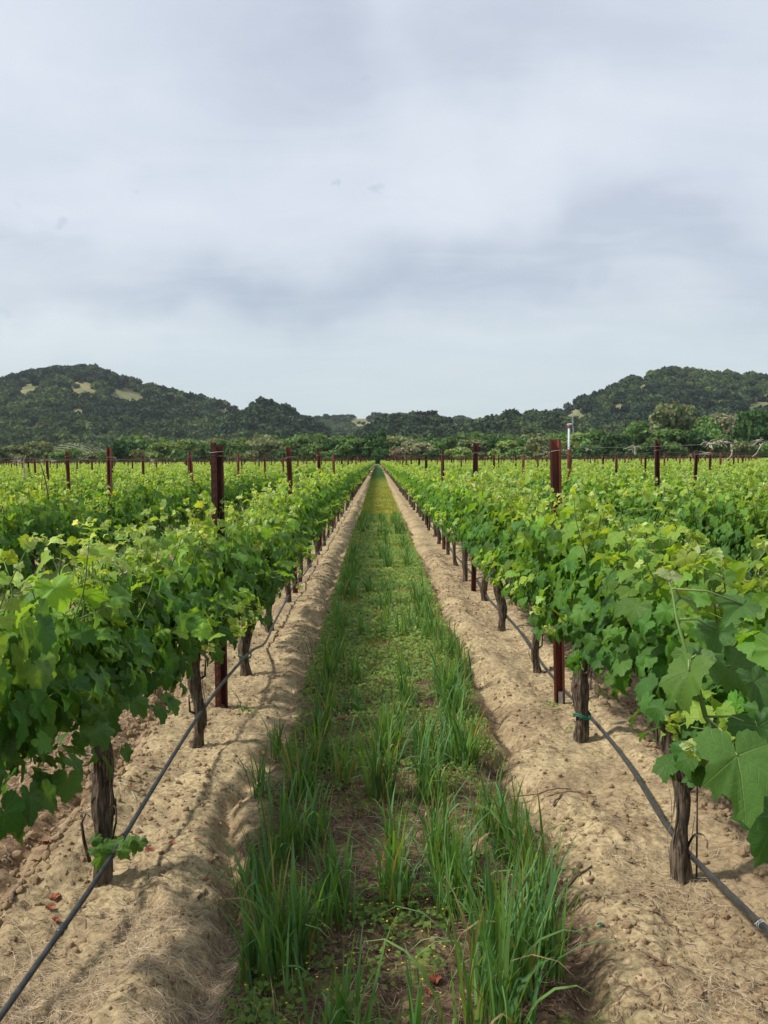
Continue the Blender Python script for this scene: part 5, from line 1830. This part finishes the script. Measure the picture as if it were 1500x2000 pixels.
# soil crumbs and clods
CK = []
SOILM = simple_mat('soil_clod', (0.40, 0.285, 0.165), 0.95, (0.22, 0.145, 0.085), 40, 0.7, 0.004)
import bmesh
for k in range(4):
    bm = bmesh.new()
    bmesh.ops.create_icosphere(bm, subdivisions=2, radius=1.0)
    gg = np.random.default_rng(k)
    for v in bm.verts:
        v.co *= 1 + 0.28 * float(vnoise(np.array([v.co.x * 1.6 + k * 9]), np.array([v.co.y * 1.6 + v.co.z * 2.1]), k)[0]) + gg.normal() * 0.05
        v.co.z *= 0.7
    me = bpy.data.meshes.new('clod'); bm.to_mesh(me); bm.free()
    me.materials.append(SOILM)
    CK.append(me)
n = 40000
Y = 2.0 + 12 * g.random(n) ** 1.6
x = g.uniform(-3.0, 3.2, n)
d_ = SP / 2 - np.abs(((x - XC + SP / 2) % SP) - SP / 2)
till = np.abs(x - XC) > SP / 2 + 0.25
edge = np.abs(np.abs(x - XC) - 0.68) < 0.09
pr = np.where(till, 0.9, np.where(edge, 0.7, np.where((d_ < 0.5), np.where(fbm(x * 2.3, Y * 1.9, 88, 3) > 0.1, 0.85, 0.15), 0.08)))
k = g.random(n) < pr
x, Y, till = x[k], Y[k], till[k]
s_ = np.where(till, g.lognormal(-4.5, 0.50, len(x)), np.minimum(g.lognormal(-5.35, 0.65, len(x)), 0.016))
s_ = np.clip(s_, 0.0015, 0.035)
cl = scatter('soil_clods', np.stack([x, Y, ground_h(x, Y) + s_ * 0.15], 1), g.uniform(0, 6.28, (len(x), 3)) * [0.3, 0.3, 1], s_, CK)
tag(cl, 'crumbs and tilled clods of dry tan earth beside the rows', 'soil clods', kind='stuff')


# single sticks
def stick(px, py, L, az, r, label):
    p = G(px, py)
    n = 7
    t = np.linspace(-.5, .5, n)
    gg = np.random.default_rng(int(px))
    x = p[0] + np.cos(az) * L * t + gg.normal(size=n) * 0.004
    y = p[1] + np.sin(az) * L * t + gg.normal(size=n) * 0.004
    z = ground_h(x, y) + r + 0.002
    z = np.maximum(z, np.interp(t, [-.5, .5], [z[0], z[-1]]) - 0.004)
    mb = MB(); mb.add(*tube(np.stack([x, y, z], 1), r * np.linspace(1.1, 0.7, n), 7))
    o = link('twig', mb.mesh('twig', TWIG))
    tag(o, label, 'twig', 'prunings lying on the soil')


stick(1245, 1697, .075, 0.05, .0045, 'short thick brown twig lying level before the first wind-machine-side trunk')
stick(1130, 1712, .13, .55, .0045, 'broken brown pruning with two ends beside the tall grass')
stick(1152, 1725, .10, 1.35, .003, 'thin twig crossing the broken pruning')
stick(1088, 1580, .11, 1.0, .005, 'straight brown stick slanting away at the furrow edge')
stick(1050, 1555, .30, -.12, .003, 'long thin pruning lying across the ridge of bare soil')
stick(1110, 1565, .26, .05, .002, 'fine wiry twig reaching over the soil ridge')
stick(1290, 1905, .09, -.9, .004, 'small brown twig near the sagging hose and dry grass')
stick(1312, 1820, .11, -1.35, .003, 'thin dark twig pointing at the frame bottom')
stick(1285, 1798, .06, 0.0, .0025, 'tiny level twig just above the pointing twig')
stick(30, 1770, .16, 1.75, .007, 'grey-brown stick half sunk in tilled earth at the frame edge')
stick(110, 1648, .07, .5, .005, 'short pale stick near the knoll-side first trunk')
stick(18, 1675, .06, -.8, .005, 'blunt pale stub at the frame edge')
stick(735, 1862, .07, -.6, .005, 'flat brown stick on the dark alley floor')
stick(232, 1832, .09, -1.1, .0035, 'straw-coloured stalk on the shoulder below the hose')
stick(398, 1760, .07, 1.4, .006, 'pale upright stub in the shaded furrow')
stick(1225, 1655, .05, .9, .004, 'small dark twig beside the dry grass patch')
stick(310, 1512, .12, .1, .003, 'thin twig lying by the hose between two trunks')
stick(255, 1890, .07, .9, .003, 'fine stalk crossing the shaded soil near the bottom')


def dead_leaf(px, py, s, label, seed):
    p = G(px, py)
    g_ = np.random.default_rng(seed)
    P3, uv, tr, qd = TPL['hi'][seed % 6]
    V_ = P3.copy()
    V_[:, 2] = 0.30 * np.abs(np.sin(np.arctan2(V_[:, 1], V_[:, 0]) * 2 + seed)) * np.linalg.norm(V_[:, :2], axis=1) ** 1.5 + 0.12 * g_.normal(size=len(V_))
    V_[:, 0] *= g_.uniform(0.6, 1.0)
    V_ *= s
    V_[:, 2] -= V_[:, 2].min()
    o = link('fallen_leaf', mk_mesh('fallen_leaf', V_, [tr, qd], REDLEAF), None, (p[0], p[1], float(ground_h(np.array([p[0]]), np.array([p[1]]))[0]) + 0.003))
    o.rotation_euler = (g_.normal() * .15, g_.normal() * .15, g_.random() * 6.28)
    tag(o, label, 'fallen leaf', 'reddish fallen leaves')


for k, (px, py, s, lb) in enumerate([(850, 1930, .030, 'large crumpled orange-red leaf on the alley floor near the bottom'), (836, 1953, .022, 'curled red leaf just below the large orange-red one'),
                                     (783, 1782, .020, 'dull red leaf among brown thatch in mid alley'), (765, 1794, .020, 'second dull red leaf touching the thatch, a little lower'),
                                     (100, 1792, .024, 'dark red leaf left of the hose near its coupling'.replace('left of', 'beside')), (88, 1672, .030, 'rust-coloured crumpled leaf on crumbly earth'),
                                     (110, 1765, .026, 'pale orange flat leaf above the dark red one'), (292, 1677, .024, 'orange leaf on the soil behind the sprig'),
                                     (318, 1690, .018, 'small pink-brown leaf beside the orange one'), (335, 1672, .018, 'faded brown leaf nearer the shaded furrow'), (385, 1665, .016, 'small brown leaf at the furrow lip'),
                                     (335, 1478, .018, 'bright orange leaf near the second trunk on the knoll side'), (255, 1560, .022, 'dried tan leaf under the hose'), (165, 1590, .02, 'pinkish leaf against the bark stub'),
                                     (1257, 1762, .014, 'tiny reddish leaf on the bare soil before the first trunk'), (960, 1797, .016, 'small red leaf hidden in the tall grass'), (940, 1848, .02, 'reddish leaf at the foot of the grass tufts'),
                                     (670, 1410, .022, 'dull red leaf between tufts farther along the alley'), (108, 1815, .02, 'soft orange leaf by the hose coupling')]):
    dead_leaf(px, py, s, lb, k + 1)


def tape_bit(px, py, s, label, seed):
    p = G(px, py)
    g_ = np.random.default_rng(seed)
    n = 14
    t = np.linspace(0, 1, n)
    c = np.cumsum(np.stack([np.cos(t * 7 + seed), np.sin(t * 5 + seed) * 0.8, 0.6 * np.cos(t * 9)], 1) * s / 4, 0)
    c -= c.mean(0)
    c[:, 2] -= c[:, 2].min()
    wv = np.array([0.2, 0.5, 0.85]) * s * 0.35
    V_ = np.concatenate([c - wv / 2, c + wv / 2])
    F_ = np.array([(i_, i_ + 1, n + i_ + 1, n + i_) for i_ in range(n - 1)])
    o = link('plastic_tape', mk_mesh('plastic_tape', V_, F_, TIE), None, (p[0], p[1], float(ground_h(np.array([p[0]]), np.array([p[1]]))[0]) + 0.006))
    tag(o, label, 'tape scrap', 'scraps of green tie tape')


tape_bit(1172, 1820, .016, 'crumpled green tape scrap on the bare soil right of the tall grass'.replace('right of', 'beside'), 1)
tape_bit(449, 1545, .014, 'green tape scrap at the lip of the shaded furrow', 2)
tape_bit(1125, 1420, .013, 'green tape scrap by the second wind-machine-side trunk', 3)
tape_bit(1383, 1992, .010, 'green tape scrap near the frame bottom', 4)
tape_bit(458, 1325, .02, 'green tape scrap under the knoll-side hose', 5)

# ------------------------------------------------------------------ thin air haze
mb = MB()
mb.add(*box((0, 1250, 149.0), (5900, 2800, 300)))
hz_o = link('haze', mb.mesh('haze', None, False))
m, nt, o_ = new_mat('valley_haze')
pv = nt.n('ShaderNodeVolumePrincipled')
pv.inputs['Color'].default_value = (0.80, 0.88, 1.0, 1)
pv.inputs['Density'].default_value = 0.00006
pv.inputs['Anisotropy'].default_value = 0.2
nt.link(pv.outputs[0], o_.inputs['Volume'])
hz_o.data.materials.append(m)
tag(hz_o, 'thin bluish air between the vineyard and the hills', 'haze', kind='stuff')
